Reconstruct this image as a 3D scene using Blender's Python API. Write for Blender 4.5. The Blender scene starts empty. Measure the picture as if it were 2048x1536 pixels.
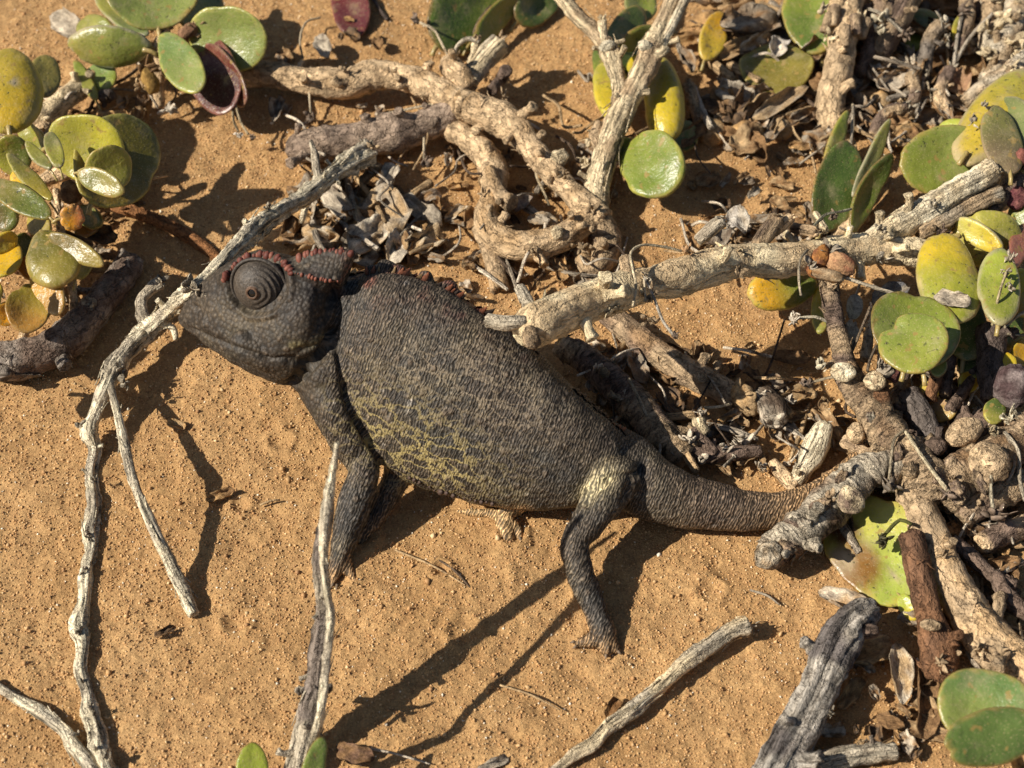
import bpy, math, random
import numpy as np
from mathutils import Vector, Matrix

random.seed(7)
rng = np.random.default_rng(7)
C = bpy.context.scene.collection
scene = bpy.context.scene

# ------------------------------------------------------------------ camera
S = 0.000137                       # metres per photograph pixel at the middle of the picture
PITCH = math.radians(50)
F = 3151.0                         # focal length in photograph pixels
DIST = 3151.0
FWD = np.array([0, math.cos(PITCH), -math.sin(PITCH)])
UPV = np.array([0, math.sin(PITCH), math.cos(PITCH)])
RGT = np.array([1.0, 0, 0])
CAM = -FWD * DIST                  # pixel units

cam_data = bpy.data.cameras.new('camera')
cam = bpy.data.objects.new('camera', cam_data)
C.objects.link(cam)
cam.location = Vector(CAM * S)
cam.rotation_euler = (math.pi / 2 - PITCH, 0, 0)
cam_data.sensor_width = 36
cam_data.lens = 36 * F / 2048
cam_data.clip_start = 0.005
cam_data.clip_end = 200
cam_data.dof.use_dof = True
cam_data.dof.focus_distance = (DIST - 170) * S
cam_data.dof.aperture_fstop = 22
scene.camera = cam

# ------------------------------------------------------------------ sky and sun
GX, GY = 1.15, 0.31                # ground run of a shadow per unit of height
SUN_EL = math.atan2(1, math.hypot(GX, GY))
world = bpy.data.worlds.new('World')
scene.world = world
world.use_nodes = True
wn = world.node_tree.nodes
bg = wn['Background']
sky = wn.new('ShaderNodeTexSky')
sky.sky_type = 'NISHITA'
sky.sun_disc = False
sky.sun_elevation = SUN_EL
sky.sun_rotation = math.atan2(-GX, -GY)
world.node_tree.links.new(sky.outputs[0], bg.inputs[0])
bg.inputs[1].default_value = 0.05
sun_data = bpy.data.lights.new('sun', 'SUN')
sun_data.energy = 5.0
sun_data.angle = math.radians(0.5)
sun_data.color = (1.0, 0.93, 0.82)
sun = bpy.data.objects.new('sun', sun_data)
C.objects.link(sun)
sun.location = (-1, -0.4, 1)
sun.rotation_euler = Vector((GX, GY, -1)).to_track_quat('-Z', 'Y').to_euler()
scene.view_settings.view_transform = 'Standard'
scene.view_settings.look = 'None'
scene.view_settings.exposure = 0.32
scene.view_settings.gamma = 1
scene.view_settings.use_curve_mapping = False
scene.cycles.max_bounces = 6


# ------------------------------------------------------------------ maths helpers
def P(x, y, h=0.0):
    """world point (in pixel units) seen at photograph pixel x, y and standing h above the sand"""
    d = FWD + RGT * ((x - 1024) / F) + UPV * ((768 - y) / F)
    t = (h - CAM[2]) / d[2]
    return CAM + d * t


def mag(p):
    return float(np.dot(p - CAM, FWD)) / DIST


def _h(ix, iy, iz, seed):
    n = (ix.astype(np.int64) * 374761393 + iy.astype(np.int64) * 668265263 + iz.astype(np.int64) * 2147483647 + seed * 1274126177) & 0xFFFFFFFF
    n = ((n ^ (n >> 13)) * 1274126177) & 0xFFFFFFFF
    n = ((n ^ (n >> 16)) * 2246822519) & 0xFFFFFFFF
    n = n ^ (n >> 15)
    return (n & 0xFFFF) / 65535.0


def vnoise(p, seed=0):
    p = np.asarray(p, float)
    i = np.floor(p)
    f = p - i
    f = f * f * (3 - 2 * f)
    i = i.astype(np.int64)
    x, y, z = i[..., 0], i[..., 1], i[..., 2]
    fx, fy, fz = f[..., 0], f[..., 1], f[..., 2]
    r = 0
    for a in (0, 1):
        wx = fx if a else 1 - fx
        for b in (0, 1):
            wy = fy if b else 1 - fy
            for c in (0, 1):
                wz = fz if c else 1 - fz
                r = r + wx * wy * wz * _h(x + a, y + b, z + c, seed)
    return r * 2 - 1


def fbm(p, oct=3, seed=0):
    p = np.asarray(p, float)
    r, a, n = 0, 1.0, 0
    for k in range(oct):
        r = r + a * vnoise(p * 2 ** k + 17.3 * k, seed + k)
        n += a
        a *= 0.5
    return r / n


def sstep(a, b, x):
    t = np.clip((x - a) / (b - a), 0, 1)
    return t * t * (3 - 2 * t)


def mixc(a, b, t):
    t = np.asarray(t)[..., None]
    return np.asarray(a) * (1 - t) + np.asarray(b) * t


def unit(v):
    return v / (np.linalg.norm(v) + 1e-12)


# ------------------------------------------------------------------ object helpers
def mesh_from(name, V, faces, mat, col=None, wco=None, smooth=True):
    me = bpy.data.meshes.new(name)
    me.from_pydata([tuple(v) for v in V], [], faces)
    if col is not None:
        a = me.attributes.new('Col', 'FLOAT_COLOR', 'POINT')
        c = np.ones((len(V), 4), np.float32)
        c[:, :3] = col
        a.data.foreach_set('color', c.ravel())
    if wco is not None:
        a = me.attributes.new('wco', 'FLOAT_VECTOR', 'POINT')
        a.data.foreach_set('vector', np.asarray(wco, np.float32).ravel())
    if smooth:
        me.polygons.foreach_set('use_smooth', [True] * len(me.polygons))
    me.materials.append(mat)
    me.update()
    return me


def thing(name, label, cat, base, group=None):
    o = bpy.data.objects.new(name, None)
    o.empty_display_size = 0.005
    o.location = Vector(np.asarray(base) * S)
    C.objects.link(o)
    o['label'] = label
    o['category'] = cat
    if group:
        o['group'] = group
    return o


def root_of(o):
    while o.parent:
        o = o.parent
    return o


def add(name, geo, mat, parent=None, origin=None, label=None, cat=None, group=None):
    V, faces, col, wco = geo
    V = np.asarray(V) * S
    if parent is not None:
        org = np.array(root_of(parent).location)
    else:
        org = np.asarray(origin) * S if origin is not None else V.mean(0)
    me = mesh_from(name, V - org, faces, mat, col, wco)
    o = bpy.data.objects.new(name, me)
    C.objects.link(o)
    if parent is not None:
        o.parent = parent
    else:
        o.location = Vector(org)
    if label:
        o['label'] = label
    if cat:
        o['category'] = cat
    if group:
        o['group'] = group
    return o


def merge(geos):
    V, Fc, Cc, W, off = [], [], [], [], 0
    for v, f, c, w in geos:
        V.append(v)
        Fc += [tuple(i + off for i in q) for q in f]
        Cc.append(c)
        W.append(w)
        off += len(v)
    return np.concatenate(V), Fc, np.concatenate(Cc), np.concatenate(W)


# ------------------------------------------------------------------ materials
def new_mat(name):
    m = bpy.data.materials.new(name)
    m.use_nodes = True
    nt = m.node_tree
    return m, nt, nt.nodes, nt.links, nt.nodes['Principled BSDF']


def node(n, t, **kw):
    o = n.new(t)
    for k, v in kw.items():
        setattr(o, k, v)
    return o


def noise_node(n, l, vec, scale, detail=3, rough=0.6, dist=0.0):
    o = n.new('ShaderNodeTexNoise')
    o.inputs['Scale'].default_value = scale
    o.inputs['Detail'].default_value = detail
    o.inputs['Roughness'].default_value = rough
    o.inputs['Distortion'].default_value = dist
    l.new(vec, o.inputs['Vector'])
    return o


def ramp(n, l, fac, stops):
    r = n.new('ShaderNodeValToRGB')
    e = r.color_ramp.elements
    while len(e) < len(stops):
        e.new(0.5)
    for i, (p, c) in enumerate(stops):
        e[i].position = p
        e[i].color = (c, c, c, 1) if not isinstance(c, tuple) else (*c, 1)
    l.new(fac, r.inputs[0])
    return r


def mixnode(n, l, mode, fac, a, b):
    m = n.new('ShaderNodeMix')
    m.data_type = 'RGBA'
    m.blend_type = mode
    for sock, v in ((0, fac), (6, a), (7, b)):
        if hasattr(v, 'default_value') and hasattr(v, 'links'):
            l.new(v, m.inputs[sock])
        elif sock == 0:
            m.inputs[0].default_value = v
        else:
            m.inputs[sock].default_value = (*v, 1)
    return m.outputs[2]


def scaled(n, l, vec, s):
    m = n.new('ShaderNodeVectorMath')
    m.operation = 'MULTIPLY'
    l.new(vec, m.inputs[0])
    m.inputs[1].default_value = s
    return m.outputs[0]


def bump(n, l, height, strength, dist_px, prev=None):
    b = n.new('ShaderNodeBump')
    b.inputs['Strength'].default_value = strength
    b.inputs['Distance'].default_value = dist_px * S
    l.new(height, b.inputs['Height'])
    if prev is not None:
        l.new(prev, b.inputs['Normal'])
    return b.outputs[0]


PX = 1.0 / S     # object coordinates (m) -> pixels


def mat_sand():
    m, nt, n, l, b = new_mat('sand')
    tc = n.new('ShaderNodeTexCoord').outputs['Object']
    px = scaled(n, l, tc, (PX, PX, PX))
    big = noise_node(n, l, px, 0.004, 4)
    mid = noise_node(n, l, px, 0.035, 4, 0.65)
    fine = noise_node(n, l, px, 0.23, 3, 0.75, 0.8)
    base = ramp(n, l, big.outputs[0], [(0.3, (0.47, 0.278, 0.120)), (0.7, (0.60, 0.378, 0.178))])
    c = mixnode(n, l, 'MULTIPLY', 0.75, base.outputs[0], ramp(n, l, mid.outputs[0], [(0.3, (0.72, 0.66, 0.62)), (0.65, (1.06, 1.05, 1.0))]).outputs[0])
    c = mixnode(n, l, 'MULTIPLY', 1.0, c, ramp(n, l, fine.outputs[0], [(0.30, (0.60, 0.56, 0.50)), (0.5, (1.0, 1.0, 1.0)), (0.70, (1.35, 1.35, 1.3))]).outputs[0])
    l.new(c, b.inputs['Base Color'])
    b.inputs['Roughness'].default_value = 0.95
    b.inputs['Specular IOR Level'].default_value = 0.15
    nb = bump(n, l, mid.outputs[0], 0.6, 9)
    nb = bump(n, l, fine.outputs[0], 0.9, 4, nb)
    l.new(nb, b.inputs['Normal'])
    return m


def mat_grain():
    m, nt, n, l, b = new_mat('sand_grain')
    a = node(n, 'ShaderNodeAttribute', attribute_name='Col')
    l.new(a.outputs['Color'], b.inputs['Base Color'])
    b.inputs['Roughness'].default_value = 0.7
    b.inputs['Specular IOR Level'].default_value = 0.3
    return m


def mat_wood(name, stretch, scale, contrast, rough=0.85, bumpd=4.0, streak_dark=0.35, crack=0.045):
    """bark: wco holds the coordinates along (z) and round (x, y) the stick in pixels"""
    m, nt, n, l, b = new_mat(name)
    a = node(n, 'ShaderNodeAttribute', attribute_name='Col')
    w = node(n, 'ShaderNodeAttribute', attribute_name='wco')
    v1 = scaled(n, l, w.outputs['Vector'], stretch)
    n1 = noise_node(n, l, v1, scale, 4, 0.7, 0.4)
    n2 = noise_node(n, l, w.outputs['Vector'], 0.03, 3, 0.6)
    n3 = noise_node(n, l, w.outputs['Vector'], 0.22, 2, 0.7)
    c = mixnode(n, l, 'MULTIPLY', contrast, a.outputs['Color'], ramp(n, l, n1.outputs[0], [(0.34, streak_dark), (0.5, 0.95), (0.66, 1.35)]).outputs[0])
    c = mixnode(n, l, 'MULTIPLY', 0.8, c, ramp(n, l, n2.outputs[0], [(0.3, (0.74, 0.69, 0.63)), (0.7, (1.25, 1.22, 1.18))]).outputs[0])
    c = mixnode(n, l, 'MULTIPLY', 0.55, c, ramp(n, l, n3.outputs[0], [(0.33, 0.5), (0.6, 1.15)]).outputs[0])
    wob = n.new('ShaderNodeVectorMath')
    wob.operation = 'MULTIPLY_ADD'
    nw = noise_node(n, l, w.outputs['Vector'], 0.06, 3, 0.6)
    l.new(nw.outputs['Color'], wob.inputs[0])
    wob.inputs[1].default_value = (26, 26, 26)
    l.new(scaled(n, l, w.outputs['Vector'], stretch), wob.inputs[2])
    vo = n.new('ShaderNodeTexVoronoi')
    vo.feature = 'DISTANCE_TO_EDGE'
    vo.inputs['Scale'].default_value = crack
    l.new(wob.outputs[0], vo.inputs['Vector'])
    ck = ramp(n, l, vo.outputs['Distance'], [(0.0, 0.0), (0.09, 1.0)])
    c = mixnode(n, l, 'MULTIPLY', 0.5, c, ramp(n, l, vo.outputs['Distance'], [(0.0, (0.25, 0.2, 0.17)), (0.07, (1.0, 1.0, 1.0))]).outputs[0])
    l.new(c, b.inputs['Base Color'])
    b.inputs['Roughness'].default_value = rough
    b.inputs['Specular IOR Level'].default_value = 0.2
    nb = bump(n, l, n1.outputs[0], 1.0, bumpd)
    nb = bump(n, l, ck.outputs[0], 0.7, bumpd * 0.7, nb)
    nb = bump(n, l, n3.outputs[0], 0.8, bumpd * 0.6, nb)
    l.new(nb, b.inputs['Normal'])
    return m


def mat_leaf():
    m, nt, n, l, b = new_mat('succulent_leaf')
    a = node(n, 'ShaderNodeAttribute', attribute_name='Col')
    w = node(n, 'ShaderNodeAttribute', attribute_name='wco')
    n1 = noise_node(n, l, w.outputs['Vector'], 0.03, 4, 0.6)
    n2 = noise_node(n, l, w.outputs['Vector'], 0.12, 3, 0.65)
    n3 = noise_node(n, l, w.outputs['Vector'], 0.35, 1, 0.5)
    c = mixnode(n, l, 'MULTIPLY', 0.8, a.outputs['Color'], ramp(n, l, n1.outputs[0], [(0.3, (0.72, 0.76, 0.7)), (0.7, (1.2, 1.15, 1.1))]).outputs[0])
    spk = ramp(n, l, n2.outputs[0], [(0.345, 0.0), (0.38, 1.0)])
    pm = n.new('ShaderNodeMath')
    pm.operation = 'MAXIMUM'
    l.new(spk.outputs[0], pm.inputs[0])
    l.new(ramp(n, l, noise_node(n, l, w.outputs['Vector'], 0.016, 2, 0.5).outputs[0], [(0.46, 1.0), (0.62, 0.0)]).outputs[0], pm.inputs[1])
    c = mixnode(n, l, 'MIX', pm.outputs[0], (0.05, 0.055, 0.02), c)
    dust = ramp(n, l, n3.outputs[0], [(0.62, 0.0), (0.70, 0.6)])
    c = mixnode(n, l, 'MIX', dust.outputs[0], c, (0.42, 0.33, 0.18))
    n5 = noise_node(n, l, w.outputs['Vector'], 0.045, 2, 0.5)
    bl = ramp(n, l, n5.outputs[0], [(0.63, 0.0), (0.68, 0.75)])
    c = mixnode(n, l, 'MIX', bl.outputs[0], c, (0.30, 0.20, 0.06))
    n6 = noise_node(n, l, w.outputs['Vector'], 0.02, 5, 0.7)
    dd = ramp(n, l, n6.outputs[0], [(0.52, 0.0), (0.72, 0.4)])
    c = mixnode(n, l, 'MIX', dd.outputs[0], c, (0.40, 0.32, 0.19))
    l.new(c, b.inputs['Base Color'])
    b.inputs['Roughness'].default_value = 0.34
    b.inputs['Specular IOR Level'].default_value = 0.45
    b.inputs['Subsurface Weight'].default_value = 0.12
    b.inputs['Subsurface Radius'].default_value = (0.6, 1.0, 0.25)
    b.inputs['Subsurface Scale'].default_value = 9 * S
    nb = bump(n, l, n1.outputs[0], 0.35, 8)
    nb = bump(n, l, n2.outputs[0], 0.3, 2.5, nb)
    l.new(nb, b.inputs['Normal'])
    return m


def mat_dry():
    m, nt, n, l, b = new_mat('dry_leaf')
    a = node(n, 'ShaderNodeAttribute', attribute_name='Col')
    w = node(n, 'ShaderNodeAttribute', attribute_name='wco')
    n1 = noise_node(n, l, w.outputs['Vector'], 0.05, 5, 0.7, 0.5)
    n2 = noise_node(n, l, w.outputs['Vector'], 0.25, 3, 0.7)
    c = mixnode(n, l, 'MULTIPLY', 0.9, a.outputs['Color'], ramp(n, l, n1.outputs[0], [(0.33, (0.42, 0.38, 0.36)), (0.66, (1.3, 1.28, 1.22))]).outputs[0])
    c = mixnode(n, l, 'MULTIPLY', 0.7, c, ramp(n, l, n2.outputs[0], [(0.35, 0.5), (0.62, 1.2)]).outputs[0])
    l.new(c, b.inputs['Base Color'])
    b.inputs['Roughness'].default_value = 0.9
    b.inputs['Specular IOR Level'].default_value = 0.15
    nb = bump(n, l, n1.outputs[0], 0.8, 7)
    nb = bump(n, l, n2.outputs[0], 0.7, 3, nb)
    l.new(nb, b.inputs['Normal'])
    return m


def mat_skin():
    """wco: x along the body, y up the flank, z thickness, in pixels; mask: yellow net, pale net, head"""
    m, nt, n, l, b = new_mat('chameleon_skin')
    a = node(n, 'ShaderNodeAttribute', attribute_name='Col')
    w = node(n, 'ShaderNodeAttribute', attribute_name='wco').outputs['Vector']
    mk = n.new('ShaderNodeSeparateXYZ')
    l.new(node(n, 'ShaderNodeAttribute', attribute_name='mask').outputs['Vector'], mk.inputs[0])
    # small even scales
    vo = n.new('ShaderNodeTexVoronoi')
    vo.inputs['Scale'].default_value = 0.135
    vo.inputs['Randomness'].default_value = 0.75
    l.new(scaled(n, l, w, (1.0, 0.85, 0.8)), vo.inputs['Vector'])
    # fine wavy wrinkles down the flank
    wv = n.new('ShaderNodeTexWave')
    wv.wave_type = 'BANDS'
    wv.bands_direction = 'X'
    wv.inputs['Scale'].default_value = 0.058
    wv.inputs['Distortion'].default_value = 8.5
    wv.inputs['Detail'].default_value = 2
    wv.inputs['Detail Scale'].default_value = 1.6
    wv.inputs['Detail Roughness'].default_value = 0.6
    l.new(scaled(n, l, w, (1.0, 0.55, 0.7)), wv.inputs['Vector'])
    n2 = noise_node(n, l, w, 0.02, 4, 0.6)
    n3 = noise_node(n, l, w, 0.3, 2, 0.7, 0.5)
    n4 = noise_node(n, l, w, 0.045, 3, 0.6)
    # network of thin lines
    wob = n.new('ShaderNodeVectorMath')
    wob.operation = 'MULTIPLY_ADD'
    l.new(n4.outputs['Color'], wob.inputs[0])
    wob.inputs[1].default_value = (34, 34, 34)
    l.new(scaled(n, l, w, (0.42, 1.0, 0.8)), wob.inputs[2])
    ve = n.new('ShaderNodeTexVoronoi')
    ve.feature = 'DISTANCE_TO_EDGE'
    ve.inputs['Scale'].default_value = 0.042
    l.new(wob.outputs[0], ve.inputs['Vector'])
    net = ramp(n, l, ve.outputs['Distance'], [(0.0, 1.0), (0.04, 0.7), (0.09, 0.0)])

    def mul(x, y):
        q = n.new('ShaderNodeMath')
        q.operation = 'MULTIPLY'
        l.new(x, q.inputs[0])
        l.new(y, q.inputs[1])
        return q.outputs[0]
    c = mixnode(n, l, 'MULTIPLY', 0.85, a.outputs['Color'], ramp(n, l, n2.outputs[0], [(0.3, (0.66, 0.64, 0.68)), (0.7, (1.3, 1.24, 1.12))]).outputs[0])
    inv = n.new('ShaderNodeMath')
    inv.operation = 'SUBTRACT'
    inv.inputs[0].default_value = 0.95
    l.new(mk.outputs[2], inv.inputs[1])
    c = mixnode(n, l, 'MULTIPLY', inv.outputs[0], c, ramp(n, l, wv.outputs['Fac'], [(0.0, 0.5), (0.45, 0.85), (0.78, 1.9), (1.0, 3.2)]).outputs[0])  # tan wrinkle crests; light caught by the ridges is put into the colour
    c = mixnode(n, l, 'MULTIPLY', 0.85, c, ramp(n, l, vo.outputs['Distance'], [(0.05, 1.9), (0.4, 1.0), (0.75, 0.42)]).outputs[0])
    c = mixnode(n, l, 'MULTIPLY', 0.7, c, ramp(n, l, n3.outputs[0], [(0.35, 0.6), (0.65, 1.5)]).outputs[0])
    c = mixnode(n, l, 'MIX', mul(net.outputs[0], mk.outputs[0]), c, (0.36, 0.28, 0.11))
    c = mixnode(n, l, 'MIX', mul(net.outputs[0], mk.outputs[1]), c, (0.25, 0.195, 0.13))
    vt = n.new('ShaderNodeTexVoronoi')
    vt.inputs['Scale'].default_value = 0.034
    l.new(w, vt.inputs['Vector'])
    tub = ramp(n, l, vt.outputs['Distance'], [(0.10, 1.0), (0.24, 0.0)])
    c = mixnode(n, l, 'MIX', mul(tub.outputs[0], n2.outputs[0]), c, (0.17, 0.125, 0.085))
    l.new(c, b.inputs['Base Color'])
    b.inputs['Roughness'].default_value = 0.6
    b.inputs['Specular IOR Level'].default_value = 0.3
    sc = ramp(n, l, vo.outputs['Distance'], [(0.0, 1.0), (0.7, 0.0)])
    nb = bump(n, l, mul(wv.outputs['Fac'], inv.outputs[0]), 0.5, 2.0)
    nb = bump(n, l, sc.outputs[0], 0.6, 2.6, nb)
    nb = bump(n, l, n4.outputs[0], 0.35, 5, nb)
    nb = bump(n, l, tub.outputs[0], 0.6, 4, nb)
    l.new(nb, b.inputs['Normal'])
    return m


def mat_plain(name, rough=0.6, sc=0.12, amt=0.6, spec=0.3):
    m, nt, n, l, b = new_mat(name)
    a = node(n, 'ShaderNodeAttribute', attribute_name='Col')
    w = node(n, 'ShaderNodeAttribute', attribute_name='wco').outputs['Vector']
    n1 = noise_node(n, l, w, sc, 3, 0.65)
    c = mixnode(n, l, 'MULTIPLY', amt, a.outputs['Color'], ramp(n, l, n1.outputs[0], [(0.33, 0.5), (0.66, 1.4)]).outputs[0])
    l.new(c, b.inputs['Base Color'])
    b.inputs['Roughness'].default_value = rough
    b.inputs['Specular IOR Level'].default_value = spec
    l.new(bump(n, l, n1.outputs[0], 0.6, 3), b.inputs['Normal'])
    return m


M_SAND = mat_sand()
M_GRAIN = mat_grain()
M_BARK = mat_wood('sandy_bark', (1, 1, 0.5), 0.085, 0.85, bumpd=8, streak_dark=0.5)
M_WEATHERED = mat_wood('weathered_wood', (1, 1, 0.06), 0.16, 1.0, bumpd=6, streak_dark=0.16, crack=0.07)
M_CREAM = mat_wood('cream_bark', (1, 1, 0.22), 0.13, 0.7, bumpd=6, streak_dark=0.5, crack=0.03)
M_RINGED = mat_wood('ringed_bark', (0.3, 0.3, 1), 0.12, 0.95, bumpd=11, streak_dark=0.2, crack=0.06)
M_LEAF = mat_leaf()
M_DRY = mat_dry()
M_SKIN = mat_skin()
M_PLAIN = mat_plain('dry_bud')
M_RED = mat_plain('red_scales', 0.6, 0.2, 0.6)
M_PUPIL = mat_plain('wet_pupil', 0.12, 0.2, 0.1, 0.6)
M_EYE = mat_plain('eye_skin', 0.5, 0.2, 0.9, 0.35)


# ------------------------------------------------------------------ the sand
FEET = [(*P(px, py, 0)[:2], fr) for px, py, fr in ((672, 1155, 34), (1205, 1288, 42), (720, 1078, 30), (1025, 1072, 26), (1170, 1180, 20), (880, 1140, 18), (470, 1240, 26), (930, 1260, 30), (560, 880, 24), (480, 1010, 20), (1420, 1180, 26))]


def sand_height(x, y):
    """sheet height in pixels at ground position x, y (pixels)"""
    p = np.stack([x, y, np.zeros_like(x)], -1)
    near = np.exp(-((np.hypot(x, y) / 2600) ** 4))
    foot = 0
    for fx, fy, fr in FEET:
        q = np.hypot(x - fx, y - fy) / fr
        foot = foot + 5.5 * np.exp(-((q - 1.1) / 0.35) ** 2) - 4 * np.exp(-(q / 0.6) ** 2)
    r = 8 * fbm(p * 0.0045, 2, 3) + 7 * fbm(p * 0.018 + 5, 3, 8) + 3.0 * fbm(p * 0.07, 2, 12)
    return r * near - 3 + foot * (1 + 0.5 * vnoise(p * 0.06, 77))


def build_sand():
    step = 4.0
    xs = np.arange(-1400, 1401, step)
    ys = np.arange(-1150, 1751, step)
    grow = 30 * 1.35 ** np.arange(0, 30)
    grow = np.cumsum(grow)
    grow = grow[grow < 260000]
    xs = np.concatenate([xs[0] - grow[::-1], xs, xs[-1] + grow])
    ys = np.concatenate([ys[0] - grow[::-1], ys, ys[-1] + grow])
    X, Y = np.meshgrid(xs, ys)
    Z = sand_height(X, Y)
    V = np.stack([X, Y, Z], -1).reshape(-1, 3).astype(np.float32) * S
    nx, ny = len(xs), len(ys)
    idx = np.arange(nx * ny).reshape(ny, nx)
    q = np.stack([idx[:-1, :-1], idx[:-1, 1:], idx[1:, 1:], idx[1:, :-1]], -1).reshape(-1, 4)
    me = bpy.data.meshes.new('sand')
    me.vertices.add(len(V))
    me.vertices.foreach_set('co', V.ravel())
    me.loops.add(q.size)
    me.loops.foreach_set('vertex_index', q.ravel().astype(np.int32))
    me.polygons.add(len(q))
    me.polygons.foreach_set('loop_start', np.arange(0, q.size, 4, dtype=np.int32))
    me.polygons.foreach_set('loop_total', np.full(len(q), 4, np.int32))
    me.polygons.foreach_set('use_smooth', np.ones(len(q), bool))
    me.update()
    me.validate()
    me.materials.append(M_SAND)
    o = bpy.data.objects.new('sand', me)
    C.objects.link(o)
    o['kind'] = 'structure'


build_sand()


def build_grains(n=150000):
    gx = rng.uniform(-1250, 1250, n)
    gy = rng.uniform(-950, 1500, n)
    gz = sand_height(gx, gy)
    r = rng.uniform(0.8, 2.1, n) * np.where(rng.random(n) < 0.04, 1.7, 1) * np.where(rng.random(n) < 0.003, 2.8, 1)
    base = np.array([[1, 0, 0], [-1, 0, 0], [0, 1, 0], [0, -1, 0], [0, 0, 1], [0, 0, -1]], float)
    fc = np.array([[0, 2, 4], [2, 1, 4], [1, 3, 4], [3, 0, 4], [2, 0, 5], [1, 2, 5], [3, 1, 5], [0, 3, 5]])
    stretch = rng.uniform(0.6, 1.7, (n, 1, 3))
    ang = rng.uniform(0, 6.283, n)
    tilt = rng.uniform(-0.7, 0.7, n)
    v = base[None] * stretch * r[:, None, None]
    ct, st = np.cos(tilt)[:, None], np.sin(tilt)[:, None]
    x, y, z = v[..., 0], v[..., 1], v[..., 2]
    x, z = x * ct - z * st, x * st + z * ct
    ca, sa = np.cos(ang)[:, None], np.sin(ang)[:, None]
    x, y = x * ca - y * sa, x * sa + y * ca
    V = np.stack([x + gx[:, None], y + gy[:, None], z + gz[:, None] + r[:, None] * 0.45], -1).reshape(-1, 3) * S
    fcs = (fc[None] + (np.arange(n) * 6)[:, None, None]).reshape(-1, 3)
    pal = np.array([[0.56, 0.335, 0.145], [0.66, 0.42, 0.20], [0.48, 0.27, 0.115], [0.38, 0.21, 0.095], [0.72, 0.52, 0.28], [0.9, 0.8, 0.62]])
    k = rng.choice(6, n, p=[0.345, 0.265, 0.19, 0.10, 0.08, 0.02])
    col = np.ones((n, 6, 4), np.float32)
    col[..., :3] = (pal[k] * rng.uniform(0.8, 1.2, (n, 1)))[:, None]
    me = bpy.data.meshes.new('sand_grains')
    me.vertices.add(len(V))
    me.vertices.foreach_set('co', V.astype(np.float32).ravel())
    me.loops.add(fcs.size)
    me.loops.foreach_set('vertex_index', fcs.ravel().astype(np.int32))
    me.polygons.add(len(fcs))
    me.polygons.foreach_set('loop_start', np.arange(0, fcs.size, 3, dtype=np.int32))
    me.polygons.foreach_set('loop_total', np.full(len(fcs), 3, np.int32))
    a = me.attributes.new('Col', 'FLOAT_COLOR', 'POINT')
    a.data.foreach_set('color', col.ravel())
    me.update()
    me.materials.append(M_GRAIN)
    o = bpy.data.objects.new('sand_grains', me)
    C.objects.link(o)
    o['kind'] = 'stuff'
    o['label'] = 'loose grains lying over the orange sand'


build_grains()


# ------------------------------------------------------------------ tubes: sticks, stems, limbs
def spline(pts, step=6.0):
    """Catmull-Rom through world points + radius, resampled about every step pixels"""
    A = np.asarray(pts, float)
    A = np.vstack([2 * A[0] - A[1], A, 2 * A[-1] - A[-2]])
    out = []
    for i in range(1, len(A) - 2):
        p0, p1, p2, p3 = A[i - 1], A[i], A[i + 1], A[i + 2]
        L = np.linalg.norm(p2[:3] - p1[:3])
        n = max(2, int(L / step))
        for t in np.arange(n) / n:
            q = 0.5 * ((2 * p1) + (-p0 + p2) * t + (2 * p0 - 5 * p1 + 4 * p2 - p3) * t * t + (-p0 + 3 * p1 - 3 * p2 + p3) * t ** 3)
            out.append(q)
    out.append(A[-2])
    return np.asarray(out)


SEED = [0]


def nseed():
    SEED[0] += 1
    return SEED[0]


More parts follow.
